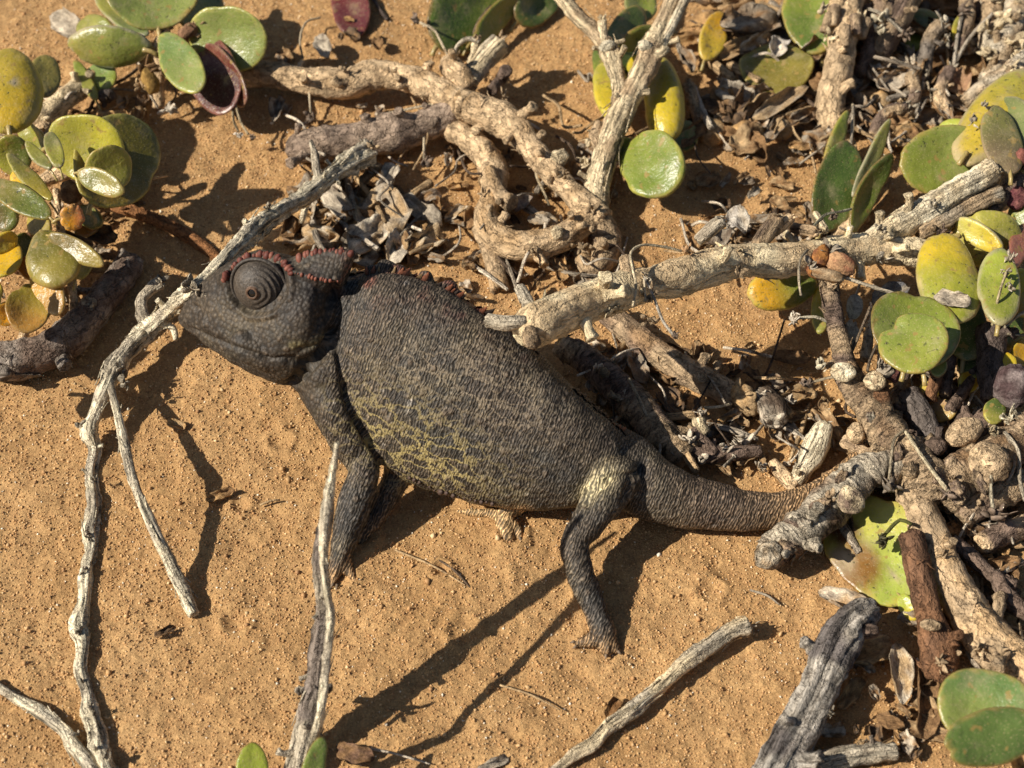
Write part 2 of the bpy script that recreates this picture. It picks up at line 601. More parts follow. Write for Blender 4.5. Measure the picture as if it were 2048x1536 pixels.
def tube_w(pts, col, segs=14, rough=0.12, groove=0.0, knots=0.0, step=6.0, tip='cut', col2=None, flat=1.0, ring=0.0, dustc=None, endcol=None):
    """pts: world points with radius (pixel units)"""
    sd = nseed()
    A = spline(pts, step)
    ctr, R = A[:, :3], np.maximum(A[:, 3], 0.6)
    n = len(A)
    T = np.gradient(ctr, axis=0)
    T /= np.linalg.norm(T, axis=1)[:, None] + 1e-9
    s = np.concatenate([[0], np.cumsum(np.linalg.norm(np.diff(ctr, axis=0), axis=1))])
    N = np.zeros_like(T)
    a = np.array([0, 0, 1.0]) if abs(T[0][2]) < 0.9 else np.array([1.0, 0, 0])
    N[0] = unit(a - T[0] * a.dot(T[0]))
    for i in range(1, n):
        v = N[i - 1] - T[i] * N[i - 1].dot(T[i])
        N[i] = unit(v)
    B = np.cross(T, N)
    th = np.linspace(0, 2 * np.pi, segs, endpoint=False)
    ct, st = np.cos(th), np.sin(th)
    rr = R[:, None] * np.ones(segs)[None]
    wc = np.stack([rr * ct, rr * st, np.repeat(s[:, None], segs, 1)], -1) + sd * 131.7
    rn = np.stack([ct[None] * 1.6 + 0 * rr, st[None] * 1.6 + 0 * rr, s[:, None] / (R.mean() * 1.4) + 0 * rr], -1) + sd * 7.1
    d = 1 + rough * fbm(rn, 3, sd)
    if groove:
        gn = np.stack([ct[None] * 2.6 + 0 * rr, st[None] * 2.6 + 0 * rr, s[:, None] / (R.mean() * 14) + 0 * rr], -1) + sd * 3.3
        d = d - groove * np.abs(fbm(gn, 2, sd + 5)) * 1.8 + groove * 0.4
    if ring:
        kn = np.stack([ct[None] * 0.5 + 0 * rr, st[None] * 0.5 + 0 * rr, s[:, None] / (R.mean() * 0.42) + 0 * rr], -1) + sd * 5.1
        d = d + ring * vnoise(kn, sd + 9)
    if knots:
        kz = vnoise(np.stack([0 * s, 0 * s, s / (R.mean() * 3.4)], -1) + sd * 2.2, sd + 2)
        d = d * (1 + knots * np.clip(kz, 0, 1) ** 2)[:, None]
    crust = np.clip(R * 0.16, 0.4, 4.0)[:, None]
    rr = rr * d + crust * (fbm(wc * 0.075, 3, sd + 21) + 0.5 * np.abs(vnoise(wc * 0.16, sd + 25)))
    V = ctr[:, None] + rr[..., None] * (N[:, None] * ct[None, :, None] + B[:, None] * (st * flat)[None, :, None])
    cn = fbm(wc * 0.02, 2, sd)
    colr = np.tile(np.asarray(col, float), (n, segs, 1))
    if col2 is not None:
        colr = mixc(col, col2, sstep(-0.25, 0.35, cn))
    if dustc is not None:
        up = np.clip((N[:, None] * ct[None, :, None] + B[:, None] * st[None, :, None])[..., 2], 0, 1)
        colr = colr * (1 - (up * 0.55 * sstep(-0.1, 0.4, cn))[..., None]) + np.asarray(dustc) * (up * 0.55 * sstep(-0.1, 0.4, cn))[..., None]
    LAST[0] = (ctr.copy(), T.copy(), N.copy(), B.copy(), R.copy(), np.asarray(col, float))
    V = V.reshape(-1, 3)
    colr = colr.reshape(-1, 3)
    wc = wc.reshape(-1, 3)
    faces = []
    for i in range(n - 1):
        for j in range(segs):
            k = (j + 1) % segs
            faces.append((i * segs + j, i * segs + k, (i + 1) * segs + k, (i + 1) * segs + j))
    # ends: a broken, slightly hollow face
    ec = np.asarray(endcol if endcol is not None else np.asarray(col) * 1.05)
    for e, sgn in ((0, -1), (n - 1, 1)):
        o0 = len(V)
        if tip == 'cut':
            in1 = ctr[e] + (V[e * segs:(e + 1) * segs] - ctr[e]) * 0.72 + T[e] * sgn * R[e] * (0.10 + 0.22 * rng.random((segs, 1)))
            c0 = ctr[e] - T[e] * sgn * R[e] * 0.1
        else:
            in1 = ctr[e] + (V[e * segs:(e + 1) * segs] - ctr[e]) * 0.7 + T[e] * sgn * R[e] * 0.55
            c0 = ctr[e] + T[e] * sgn * R[e] * 0.85
        V = np.vstack([V, in1, c0])
        wc = np.vstack([wc, wc[e * segs:(e + 1) * segs] + 3, wc[e * segs:e * segs + 1] + 6])
        colr = np.vstack([colr, np.tile(ec, (segs + 1, 1))])
        for j in range(segs):
            k = (j + 1) % segs
            a_, b_ = e * segs + j, e * segs + k
            if sgn > 0:
                faces += [(a_, b_, o0 + k, o0 + j), (o0 + j, o0 + k, o0 + segs)]
            else:
                faces += [(b_, a_, o0 + j, o0 + k), (o0 + k, o0 + j, o0 + segs)]
    return V, faces, colr, wc


LAST = [None]


def peels(count, col=None, lift=0.35, length=2.2, width=0.38):
    """strips of bark lifting off the tube made last"""
    ctr, T, N, B, R, c0 = LAST[0]
    n = len(ctr)
    geos = []
    cl = np.asarray(col if col is not None else c0)
    for q in range(count):
        i0 = int(rng.integers(0, max(1, n - 3)))
        seglen = np.linalg.norm(ctr[min(i0 + 1, n - 1)] - ctr[i0]) + 1e-6
        m = int(np.clip(R[i0] * length * rng.uniform(0.5, 1.3) / seglen, 3, n - 1))
        th = rng.uniform(0, 2 * np.pi)
        idx = np.clip(np.arange(i0, i0 + m), 0, n - 1)
        if rng.random() < 0.5:
            idx = idx[::-1]
        wd = width * rng.uniform(0.5, 1.3)
        lf = lift * rng.uniform(0.3, 1.6)
        tw = rng.uniform(-0.4, 0.4)
        pts = []
        for k, i in enumerate(idx):
            t = k / max(1, m - 1)
            h = R[i] * (1.0 + lf * t * t) + 0.8
            ww = R[i] * wd * (1 - 0.75 * t) * 0.5
            a = th + tw * t
            o = N[i] * math.cos(a) + B[i] * math.sin(a)
            sdv = -N[i] * math.sin(a) + B[i] * math.cos(a)
            for sg, hh in ((-1, 0.0), (1, 0.0), (1, -1.6), (-1, -1.6)):
                pts.append(ctr[i] + o * (h + hh) + sdv * sg * ww * (1 + 0.25 * rng.standard_normal()))
        V = np.asarray(pts)
        fc = []
        for k in range(m - 1):
            for e in range(4):
                e2 = (e + 1) % 4
                fc.append((k * 4 + e, k * 4 + e2, k * 4 + 4 + e2, k * 4 + 4 + e))
        fc += [(3, 2, 1, 0), tuple((m - 1) * 4 + e for e in range(4))]
        w = V - ctr[i0]
        geos.append((V, fc, np.tile(cl * rng.uniform(0.55, 1.15), (len(V), 1)), w + SEED[0] * 9.0 + q * 31))
    return merge(geos)


def tube(pts, col, **kw):
    """pts: (x, y, height, radius) with x, y photograph pixels"""
    W = []
    for x, y, h, r in pts:
        p = P(x, y, h)
        W.append((*p, r * mag(p)))
    return tube_w(W, col, **kw)


# ------------------------------------------------------------------ leaves
G_GREEN = (0.190, 0.225, 0.034)
G_BLUE = (0.225, 0.262, 0.068)
G_DARK = (0.085, 0.125, 0.030)
G_OLIVE = (0.25, 0.24, 0.050)
G_LIME = (0.34, 0.38, 0.055)
G_YEL = (0.52, 0.39, 0.026)
G_ORA = (0.55, 0.30, 0.020)
G_BROWN = (0.26, 0.14, 0.035)
G_RED = (0.12, 0.030, 0.025)
RIM_TAN = (0.36, 0.25, 0.07)
RIM_RED = (0.17, 0.075, 0.03)
RIM_GREY = (0.42, 0.36, 0.26)
RIM_YEL = (0.48, 0.42, 0.10)


LEAF_H = [1.0]
LEAF_TINT = [np.ones(3)]


def leaf(base, tip, width, roll=0.0, c1=G_GREEN, c2=None, rim=RIM_TAN, thick=9, cup=0.10, bend=0.08, shape=1.0, notch=None, grad=0, spots=(), rimw=0.055, warp=0.055, jag=0.015):
    """base, tip: (x, y, h); width in pixels; roll turns the blade about its axis away from the viewer"""
    sd = nseed()
    base = (base[0], base[1], base[2] * LEAF_H[0])
    tip = (tip[0], tip[1], tip[2] * LEAF_H[0])
    b0, t0 = P(*base), P(*tip)
    ctr = (b0 + t0) / 2
    k = mag(ctr)
    ax = t0 - b0
    L = np.linalg.norm(ax)
    ax = ax / L
    view = unit(CAM - ctr)
    n0 = unit(view - ax * view.dot(ax))
    r = math.radians(roll)
    nn = n0 * math.cos(r) + np.cross(ax, n0) * math.sin(r)
    sd_ax = np.cross(nn, ax)
    Wd = width * k / max(0.25, math.cos(r)) * 0.5
    M, K = 36, 8
    ph = np.linspace(0, 2 * np.pi, M, endpoint=False)
    tt = np.cos(ph)
    # outline: ellipse, widest beyond the middle when shape > 1
    uo = tt * 0.5
    so = np.sin(ph) * np.clip(1 + 0.22 * (shape - 1) * tt * 2, 0.2, 2)
    rad = 1 + 1.5 * warp * fbm(np.stack([np.cos(ph) * 1.3, np.sin(ph) * 1.3, 0 * ph + sd * 3.7], -1), 2, sd)
    if jag:
        rad = rad - jag * np.clip(vnoise(np.stack([np.cos(ph) * 5, np.sin(ph) * 5, 0 * ph + sd], -1), sd), 0, 1)
    if notch:
        for (na, nd, nw) in notch:
            dphi = (ph - math.radians(na) + np.pi) % (2 * np.pi) - np.pi
            rad = rad - nd * np.exp(-(dphi / math.radians(nw)) ** 2)
    cupj = rng.standard_normal()
    bend = bend + 0.05 * rng.standard_normal()
    if not notch:
        na_, nd_ = rng.uniform(-2.6, 2.6), rng.uniform(0.0, 0.10)
        rad = rad - nd_ * np.exp(-((((ph - na_ + np.pi) % (2 * np.pi)) - np.pi) / 0.16) ** 2)
    rho = np.array([0.0, 0.25, 0.48, 0.68, 0.82, 0.92, 0.975, 1.0])
    V, colr, wc = [], [], []

    def pos(rh, side):
        u = rh * rad * uo * L
        s_ = rh * rad * so * Wd
        z = (cup + (0.10 if cup > 0 else -0.05) + 0.07 * cupj) * s_ ** 2 / Wd + bend * (u / L * 2) ** 2 * L * 0.5
        z = z + warp * L * fbm(np.stack([u / L * 2.2, s_ / L * 2.2, 0 * u + sd * 1.9], -1), 2, sd + 3)
        th = 1.0 * thick * k * np.sqrt(np.clip(1 - rh ** 5, 0, 1)) * 0.5 + 0.5
        z = z + side * th
        return ctr + u[:, None] * ax + s_[:, None] * sd_ax + z[:, None] * nn, u, s_

    c2 = np.asarray(c2 if c2 is not None else c1, float) * LEAF_TINT[0]
    c1 = np.asarray(c1, float) * LEAF_TINT[0]
    for side in (1, -1):
        for j, rh in enumerate(rho):
            if side == -1 and j == K - 1:
                continue
            p, u, s_ = pos(rh, side if j < K - 1 else 0)
            V.append(p)
            g = (u / L + 0.5) if grad == 0 else (s_ / Wd * 0.5 * grad + 0.5)
            g = sstep(0.25, 0.8, g + 0.18 * fbm(np.stack([u, s_, 0 * u], -1) * 0.018 + sd, 2, sd))
            c = mixc(c1, c2, g)
            rm = sstep(1 - rimw * 1.5, 1 - rimw * 0.4, rh * np.ones(M) + 0.03 * rng.standard_normal(M))
            c = mixc(c, rim, rm * 0.7) if rim is not None else c
            for (sx, sy, sr, sc) in spots:
                d_ = p - CAM
                f_ = d_ @ FWD
                ix = 1024 + F * (d_ @ RGT) / f_
                iy = 768 - F * (d_ @ UPV) / f_
                c = mixc(c, sc, 1 - sstep(sr * 0.6, sr * 1.15, np.hypot(ix - sx, iy - sy)))
            colr.append(c)
            wc.append(np.stack([u, s_, 0 * u + side * 40], -1) + sd * 97.3)
    V = np.concatenate(V)
    colr = np.concatenate(colr)
    wc = np.concatenate(wc)
    faces = []
    R1 = [j * M for j in range(K)]
    R2 = [(K + j) * M for j in range(K - 1)] + [(K - 1) * M]
    for side, RR in ((1, R1), (-1, R2)):
        for j in range(K - 1):
            for i in range(M):
                i2 = (i + 1) % M
                q = (RR[j] + i, RR[j + 1] + i, RR[j + 1] + i2, RR[j] + i2)
                if j == 0:
                    q = (RR[0], RR[1] + i, RR[1] + i2)
                faces.append(q if side == 1 else q[::-1])
    pr = max(2.2, min(5.5, width * 0.06)) * k
    pet = tube_w([(*(b0 - ax * 15 * k - np.array([0, 0, 12 * k])), pr), (*(b0 - ax * 5 * k - np.array([0, 0, 4 * k])), pr * 0.9), (*(b0 + ax * 12 * k), pr)], (0.36, 0.27, 0.10), segs=8, rough=0.15, step=5)
    return merge([(V, faces, colr, wc), pet])


# ------------------------------------------------------------------ crumpled dry leaves, buds
T_GREY = (0.42, 0.36, 0.28)
T_PALE = (0.70, 0.61, 0.48)
T_TAN = (0.54, 0.38, 0.21)
T_BROWN = (0.31, 0.185, 0.09)
T_DARK = (0.14, 0.10, 0.07)
SANDC = (0.58, 0.36, 0.16)


def dry_leaf(x, y, h, length, width, ang=0.0, tilt=0.5, curl=1.0, col=T_GREY, crumple=0.18, col2=None, yaw=0.0):
    """a curled crumpled sheet; ang = direction of its axis in the picture in degrees"""
    sd = nseed()
    c = P(x, y, h)
    k = mag(c)
    a = math.radians(ang)
    ax = unit(RGT * math.cos(a) + np.array([0, 1, 0]) * (-math.sin(a)) + np.array([0, 0, 1]) * yaw)
    nz = unit(np.array([0, 0, 1.0]) * math.cos(tilt) + np.array([0, -1.0, 0]) * math.sin(tilt))
    sdv = unit(np.cross(nz, ax))
    nz = np.cross(ax, sdv)
    nu, nv = 13, 11
    u = np.linspace(-1, 1, nu)
    v = np.linspace(-1, 1, nv)
    U, Vv = np.meshgrid(u, v, indexing='ij')
    prof = np.sqrt(np.clip(1.02 - np.abs(U) ** 2.4, 0.03, 1)) * (1 + 0.25 * vnoise(np.stack([U * 2.5, 0 * U + 3 * np.sign(Vv), 0 * U + sd], -1), sd))
    s_ = Vv * prof
    bow = curl * s_
    rr = width * 0.5 * k / max(curl, 0.3)
    Y = rr * np.sin(bow)
    Z = rr * (1 - np.cos(bow))
    nzz = np.stack([U * 1.8, s_ * 1.8, 0 * U + sd * 2.3], -1)
    amp = crumple * min(length, width) * k
    Z = Z + amp * fbm(nzz, 3, sd) * 1.6
    Y = Y + amp * 0.6 * fbm(nzz + 9, 2, sd + 1)
    X = U * length * 0.5 * k * (1 + 0.12 * vnoise(nzz * 1.4 + 4, sd)) + 0
    top = c + X[..., None] * ax + Y[..., None] * sdv + Z[..., None] * nz
    low = min(0.0, float(top[..., 2].min()) - float(sand_height(np.array([c[0]]), np.array([c[1]]))[0]) + 4)
    top[..., 2] -= low
    bot = top - nz * 3.0 * k
    n1 = nu * nv
    V = np.concatenate([top.reshape(-1, 3), bot.reshape(-1, 3)])
    wc = np.stack([X, Y * 1.0 + s_ * 20, 0 * X], -1).reshape(-1, 3) + sd * 57.1
    wc = np.concatenate([wc, wc + 200])
    cc = mixc(col, col2 if col2 is not None else np.asarray(col) * 0.7, sstep(-0.3, 0.4, fbm(nzz * 1.3, 2, sd + 8))).reshape(-1, 3)
    cc = np.concatenate([cc, cc * 0.9])
    idx = np.arange(n1).reshape(nu, nv)
    faces = []
    for i in range(nu - 1):
        for j in range(nv - 1):
            q = (idx[i, j], idx[i + 1, j], idx[i + 1, j + 1], idx[i, j + 1])
            faces.append(tuple(int(t) for t in q))
            faces.append(tuple(int(t + n1) for t in q[::-1]))
    edge = [idx[i, 0] for i in range(nu)] + [idx[nu - 1, j] for j in range(1, nv)] + [idx[i, nv - 1] for i in range(nu - 2, -1, -1)] + [idx[0, j] for j in range(nv - 2, 0, -1)]
    for i in range(len(edge)):
        e1, e2 = int(edge[i]), int(edge[(i + 1) % len(edge)])
        faces.append((e2, e1, e1 + n1, e2 + n1))
    return V, faces, cc, wc


def lump(x, y, h, rx, ry=None, rz=None, ang=0.0, col=T_BROWN, rough=0.25, freq=1.6, seg=18, col2=None, rings=0.0):
    """rough rounded bud, knot or seed head; rx along ang in the picture"""
    sd = nseed()
    ry = ry or rx
    rz = rz or ry
    c = P(x, y, h)
    k = mag(c)
    a = math.radians(ang)
    view = unit(CAM - c)
    r_ = unit(RGT - view * RGT.dot(view))
    u_ = np.cross(view, r_)
    ax = r_ * math.cos(a) + u_ * (-math.sin(a))
    bx = np.cross(view, ax)
    nl = seg // 2
    lat = np.linspace(0, np.pi, nl + 1)
    lon = np.linspace(0, 2 * np.pi, seg, endpoint=False)
    LA, LO = np.meshgrid(lat, lon, indexing='ij')
    D = np.stack([np.cos(LA), np.sin(LA) * np.cos(LO), np.sin(LA) * np.sin(LO)], -1)
    d = 1 + rough * fbm(D * freq + sd * 3.1, 3, sd)
    if rings:
        d = d + rings * np.sin(LA * 22)
    Q = D * d[..., None] * np.array([rx, ry, rz]) * k
    V = (c + Q[..., 0:1] * ax + Q[..., 1:2] * bx + Q[..., 2:3] * view).reshape(-1, 3)
    wc = (Q + sd * 61.7).reshape(-1, 3)
    cc = mixc(col, col2 if col2 is not None else np.asarray(col) * 0.6, sstep(-0.3, 0.3, fbm(D * 2.2 + sd, 2, sd + 4))).reshape(-1, 3)
    faces = []
    for i in range(nl):
        for j in range(seg):
            j2 = (j + 1) % seg
            faces.append((i * seg + j, (i + 1) * seg + j, (i + 1) * seg + j2, i * seg + j2))
    return V, faces, cc, wc


def burst(x, y, h, r, n=9, col=T_PALE, spread=1.0, up=(0, 0, 1)):
    """torn bud scales / frayed bark: short pointed flakes round a point"""
    sd = nseed()
    c = P(x, y, h)
    k = mag(c)
    geos = []
    for i in range(n):
        d = unit(rng.standard_normal(3) * spread + np.asarray(up))
        e = unit(np.cross(d, rng.standard_normal(3)))
        f = np.cross(d, e)
        L = r * k * rng.uniform(0.4, 0.95)
        w = r * k * rng.uniform(0.25, 0.62)
        th = max(0.8, w * 0.16)
        o = c + rng.standard_normal(3) * r * k * 0.22
        bow = rng.uniform(-0.35, 0.35) * L
        pts = []
        for t, ww in ((0, 0.7), (0.4, 1.0), (0.75, 0.75), (1.0, 0.18)):
            m = o + d * L * t + f * bow * t * t
            for a_, b_ in ((-1, -1), (1, -1), (1, 1), (-1, 1)):
                pts.append(m + e * a_ * w * ww * 0.5 + f * b_ * th * 0.5)
        V = np.asarray(pts)
        fc = []
        for s in range(3):
            for q in range(4):
                q2 = (q + 1) % 4
                fc.append((s * 4 + q, s * 4 + q2, s * 4 + 4 + q2, s * 4 + 4 + q))
        fc += [(3, 2, 1, 0), (12, 13, 14, 15)]
        cc = np.tile(np.asarray(col) * rng.uniform(0.6, 1.15), (len(V), 1))
        geos.append((V, fc, cc, V + sd * 11.0))
    return merge(geos)


def stalk(parent, pts, col=(0.62, 0.52, 0.36), r=2.6, head=None, hr=9, hcol=T_DARK):
    """thin dry flower stalk; its seed head is a sub-part"""
    o = add('flower_stalk', tube([(x, y, h, r) for x, y, h in pts], col, segs=7, rough=0.2, step=8, tip='round'), M_WEATHERED, parent)
    if head is not None:
        x, y, h = head
        g = merge([lump(x, y, h, hr * 0.7, hr * 0.55, hr * 0.55, 30, hcol, 0.8, 3.0, 14), burst(x, y, h, hr * 1.5, 13, np.asarray(hcol) * 1.6, 1.3)])
        add('seed_head', g, M_PLAIN, o)
    return o


# colours of wood
W_SAND = (0.76, 0.56, 0.34)
W_TAN = (0.50, 0.37, 0.23)
W_PALE = (0.80, 0.66, 0.43)
W_GREY = (0.58, 0.51, 0.39)
W_WHITE = (0.88, 0.79, 0.58)
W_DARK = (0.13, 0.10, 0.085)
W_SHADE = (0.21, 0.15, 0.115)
W_RED = (0.24, 0.125, 0.065)


def branch(parent, pts, col=W_TAN, mat=None, name='branch', label=None, **kw):
    o = add(name, tube(pts, col, **kw), mat or M_BARK, parent)
    FRAMES = LAST[0]
    ctr, R = LAST[0][0], LAST[0][4]
    ln = np.linalg.norm(np.diff(ctr, axis=0), axis=1).sum()
    cnt = int(min(46, ln / (R.mean() * (2.4 if mat is M_WEATHERED else 1.5))))
    if cnt >= 6 and R.mean() > 7:
        if mat is M_WEATHERED:
            g = peels(cnt, None, 0.5, 4.0, 0.32)
        else:
            g = peels(cnt, None, 0.30, 1.1, 0.62)
        add('loose_bark', g, mat or M_BARK, o)['kind'] = 'stuff'
    if label:
        o['label'] = label
    if name == 'branch' and R.mean() > 14 and ln > 110:
        fr = LAST[0] if cnt < 6 else FRAMES
        ctr, T, N, B, R, c0 = fr
        for q in range(int(min(9, ln / 75))):
            k = int(rng.integers(2, len(ctr) - 2))
            a = rng.uniform(0, 2 * np.pi)
            o_ = N[k] * math.cos(a) + B[k] * math.sin(a)
            if o_[2] < -0.2:
                o_ = -o_
            d = unit(o_ * 0.9 + T[k] * rng.uniform(-0.7, 0.7))
            L_ = R[k] * rng.uniform(0.35, 1.1)
            r_ = R[k] * rng.uniform(0.2, 0.36)
            p0 = ctr[k] + o_ * R[k] * 0.7
            p1 = p0 + d * (R[k] * 0.35 + L_ * 0.5)
            p2 = p0 + d * (R[k] * 0.35 + L_) + rng.standard_normal(3) * r_ * 0.4
            g = tube_w([(*p0, r_ * 1.25), (*p1, r_ * 0.9), (*p2, r_ * 1.1)], c0 * rng.uniform(0.75, 1.1), segs=10, rough=0.35, groove=0.25, step=4)
            add('spur', g, mat or M_BARK, parent)
    return o


# ------------------------------------------------------------------ the chameleon
def loft(sections, n=30, step=10, power=2.3):
    """sections: ((x, y, h) of the back, (x, y, h) of the belly, half thickness) along the animal"""
    rows = []
    for tp, bt, w in sections:
        a, b = P(*tp), P(*bt)
        rows.append(np.concatenate([a, b, [w * mag((a + b) / 2)]]))
    A = np.asarray(rows)
    A = np.vstack([2 * A[0] - A[1], A, 2 * A[-1] - A[-2]])
    A[:, 6] = np.maximum(A[:, 6], 3)
    out = []
    for i in range(1, len(A) - 2):
        p0, p1, p2, p3 = A[i - 1], A[i], A[i + 1], A[i + 2]
        m = max(3, int(np.linalg.norm((p2 - p1)[:3] + (p2 - p1)[3:6]) / 2 / step))
        for t in np.arange(m) / m:
            out.append(0.5 * ((2 * p1) + (-p0 + p2) * t + (2 * p0 - 5 * p1 + 4 * p2 - p3) * t * t + (-p0 + 3 * p1 - 3 * p2 + p3) * t ** 3))
    out.append(A[-2])
    A = np.asarray(out)
    mid = (A[:, :3] + A[:, 3:6]) / 2
    e1 = (A[:, :3] - A[:, 3:6]) / 2
    T = np.gradient(mid, axis=0)
    e2 = np.cross(T, e1)
    e2 /= np.linalg.norm(e2, axis=1)[:, None]
    sg = np.sign(((CAM - mid) * e2).sum(1))
    e2 *= sg[:, None] * A[:, 6:7]
    th = np.linspace(0, 2 * np.pi, n, endpoint=False)
    c, s = np.cos(th), np.sin(th)
    c_, s_ = np.sign(c) * np.abs(c) ** (2 / power), np.sign(s) * np.abs(s) ** (2 / power)
    V = mid[:, None] + e1[:, None] * c_[None, :, None] + e2[:, None] * s_[None, :, None]
    m = len(V)
    V = V.reshape(-1, 3)
    faces = []
    for i in range(m - 1):
        for j in range(n):
            k = (j + 1) % n
            faces.append((i * n + j, i * n + k, (i + 1) * n + k, (i + 1) * n + j))
    V = np.vstack([V, mid[0], mid[-1]])
    for j in range(n):
        k = (j + 1) % n
        faces.append((k, j, len(V) - 2))
        faces.append(((m - 1) * n + j, (m - 1) * n + k, len(V) - 1))
    z = np.zeros_like(V)
    return V, faces, z, z


def project(V):
    d = V - CAM
    f = d @ FWD
    return 1024 + F * (d @ RGT) / f, 768 - F * (d @ UPV) / f


def poly_dist(x, y, pts):
    pts = np.asarray(pts, float)
    best = np.full(x.shape, 1e9)
    for (ax, ay), (bx, by) in zip(pts[:-1], pts[1:]):
        dx, dy = bx - ax, by - ay
        t = np.clip(((x - ax) * dx + (y - ay) * dy) / (dx * dx + dy * dy), 0, 1)
        best = np.minimum(best, np.hypot(x - ax - t * dx, y - ay - t * dy))
    return best


def build_chameleon():
    from mathutils.bvhtree import BVHTree
    root = thing('chameleon', 'dark grey-brown chameleon standing side-on on the orange sand with its head to the left', 'chameleon', P(960, 1000, 0))
    zc = (0, 0, 0)
    geos = []
    # trunk and tail
    geos.append(loft([
        ((655, 596, 318), (560, 742, 195), 38),
        ((690, 556, 340), (585, 772, 180), 58),
        ((722, 545, 336), (645, 850, 114), 76),
        ((775, 542, 349), (722, 888, 86), 90),
        ((850, 556, 339), (792, 946, 58), 98),
        ((935, 600, 319), (880, 984, 38), 100),
        ((1025, 662, 284), (985, 1008, 28), 96),
        ((1105, 738, 239), (1090, 1014, 26), 88),
        ((1180, 805, 189), (1180, 1008, 30), 76),
        ((1250, 862, 142), (1242, 1010, 24), 70),
        ((1320, 915, 122), (1300, 1038, 26), 56),
        ((1400, 955, 92), (1392, 1054, 14), 46),
        ((1490, 984, 72), (1488, 1058, 8), 37),
        ((1575, 982, 60), (1585, 1052, 6), 31),
        ((1650, 952, 54), (1672, 1012, 6), 25),
        ((1705, 905, 50), (1735, 954, 8), 20),
        ((1745, 862, 46), (1768, 896, 10), 12)], power=2.7))
    for (x, y, h, r) in ((742, 540, 352, 17), (772, 534, 356, 21), (800, 540, 354, 15), (852, 552, 342, 17), (900, 574, 330, 20), (918, 590, 322, 15), (965, 622, 308, 15), (1005, 650, 294, 13)):
        geos.append(lump(x, y, h, r, r * 0.8, r * 0.7, 20, zc, 0.15, 1.5, 16))
    # head
    geos.append(loft([
        ((360, 634, 206), (362, 652, 198), 9),
        ((385, 592, 246), (392, 670, 196), 30),
        ((430, 548, 298), (440, 706, 194), 52),
        ((475, 516, 338), (492, 737, 190), 68),
        ((525, 500, 356), (540, 762, 178), 78),
        ((575, 512, 364), (585, 768, 182), 92),
        ((620, 528, 362), (625, 742, 202), 98),
        ((652, 548, 354), (654, 704, 234), 88),
        ((668, 566, 344), (666, 672, 262), 60)], power=2.4))
    # casque rising behind the eyes
    geos.append(loft([
        ((560, 520, 368), (575, 600, 320), 26),
        ((600, 510, 392), (605, 600, 322), 40),
        ((645, 500, 410), (640, 592, 330), 44),
        ((690, 500, 418), (668, 584, 336), 34),
        ((712, 505, 416), (692, 566, 350), 10)], power=1.7))
    for (x, y, h, rx, ry, rz, a) in ((610, 668, 292, 62, 58, 40, 20), (520, 705, 262, 66, 34, 30, 32), (660, 745, 235, 52, 60, 40, 60), (1228, 958, 128, 52, 46, 40, -30), (440, 655, 258, 44, 26, 20, 25)):
        geos.append(lump(x, y, h, rx, ry, rz, a, zc, 0.04, 1.2, 24))

    def limb(pts):
        geos.append(tube(pts, zc, segs=16, rough=0.06, step=8, tip='round'))
    # near foreleg, toes bundled in two
    limb([(650, 760, 210, 52), (668, 815, 188, 45), (695, 868, 150, 42), (722, 915, 116, 36), (726, 950, 105, 30), (706, 1016, 66, 34), (692, 1068, 40, 29), (680, 1112, 20, 21), (674, 1140, 9, 15)])
    limb([(678, 1118, 14, 15), (672, 1145, 6, 11), (664, 1170, 2, 6)])
    limb([(686, 1112, 14, 15), (696, 1140, 7, 12), (708, 1160, 4, 8), (712, 1168, 2, 5)])
    limb([(680, 1118, 12, 13), (664, 1148, 7, 10), (652, 1166, 3, 6)])
    # far foreleg
    limb([(800, 900, 90, 34), (792, 955, 62, 30), (765, 1005, 32, 27), (738, 1048, 12, 22), (716, 1082, 3, 12)])
    # near hind leg
    limb([(1238, 948, 122, 48), (1212, 992, 112, 44), (1180, 1042, 98, 35), (1152, 1080, 88, 31), (1150, 1108, 76, 28), (1166, 1160, 50, 26), (1188, 1215, 26, 25), (1206, 1262, 11, 25), (1214, 1288, 4, 19)])
    limb([(1205, 1270, 9, 18), (1182, 1282, 6, 16), (1162, 1286, 3, 12), (1152, 1287, 1, 8)])
    limb([(1216, 1278, 8, 15), (1228, 1294, 4, 12), (1235, 1301, 1, 8)])
    limb([(1210, 1278, 8, 16), (1212, 1298, 4, 13), (1214, 1306, 1, 9)])
    # far hind foot reaching forward under the belly
    limb([(1070, 985, 40, 26), (1030, 1010, 24, 19), (1006, 1034, 16, 15), (1014, 1060, 8, 13), (1018, 1080, 3, 9)])
    limb([(1012, 1036, 20, 11), (1034, 1056, 8, 9), (1040, 1076, 2, 6)])
    limb([(1008, 1030, 16, 11), (965, 1026, 9, 9), (912, 1022, 5, 6)])

    V, faces, _, _ = merge(geos)
    me = bpy.data.meshes.new('shape')
    me.from_pydata([tuple(v) for v in V], [], faces)
    tmp = bpy.data.objects.new('shape', me)
    C.objects.link(tmp)
    md = tmp.modifiers.new('union', 'REMESH')
    md.mode = 'VOXEL'
    md.voxel_size = 3.4
    sm = tmp.modifiers.new('soft', 'SMOOTH')
    sm.factor = 0.5
    sm.iterations = 7
    dg = bpy.context.evaluated_depsgraph_get()
    body = bpy.data.meshes.new_from_object(tmp.evaluated_get(dg))
    bpy.data.objects.remove(tmp)
    nv = len(body.vertices)
    co = np.empty(nv * 3)
    body.vertices.foreach_get('co', co)
    co = co.reshape(-1, 3)
    no = np.empty(nv * 3)
    body.vertex_normals.foreach_get('vector', no)
    no = no.reshape(-1, 3)
    x, y = project(co)
    facing = np.clip((no * (CAM - co) / np.linalg.norm(CAM - co, axis=1)[:, None]).sum(1), 0, 1)
    disp = np.zeros(nv)
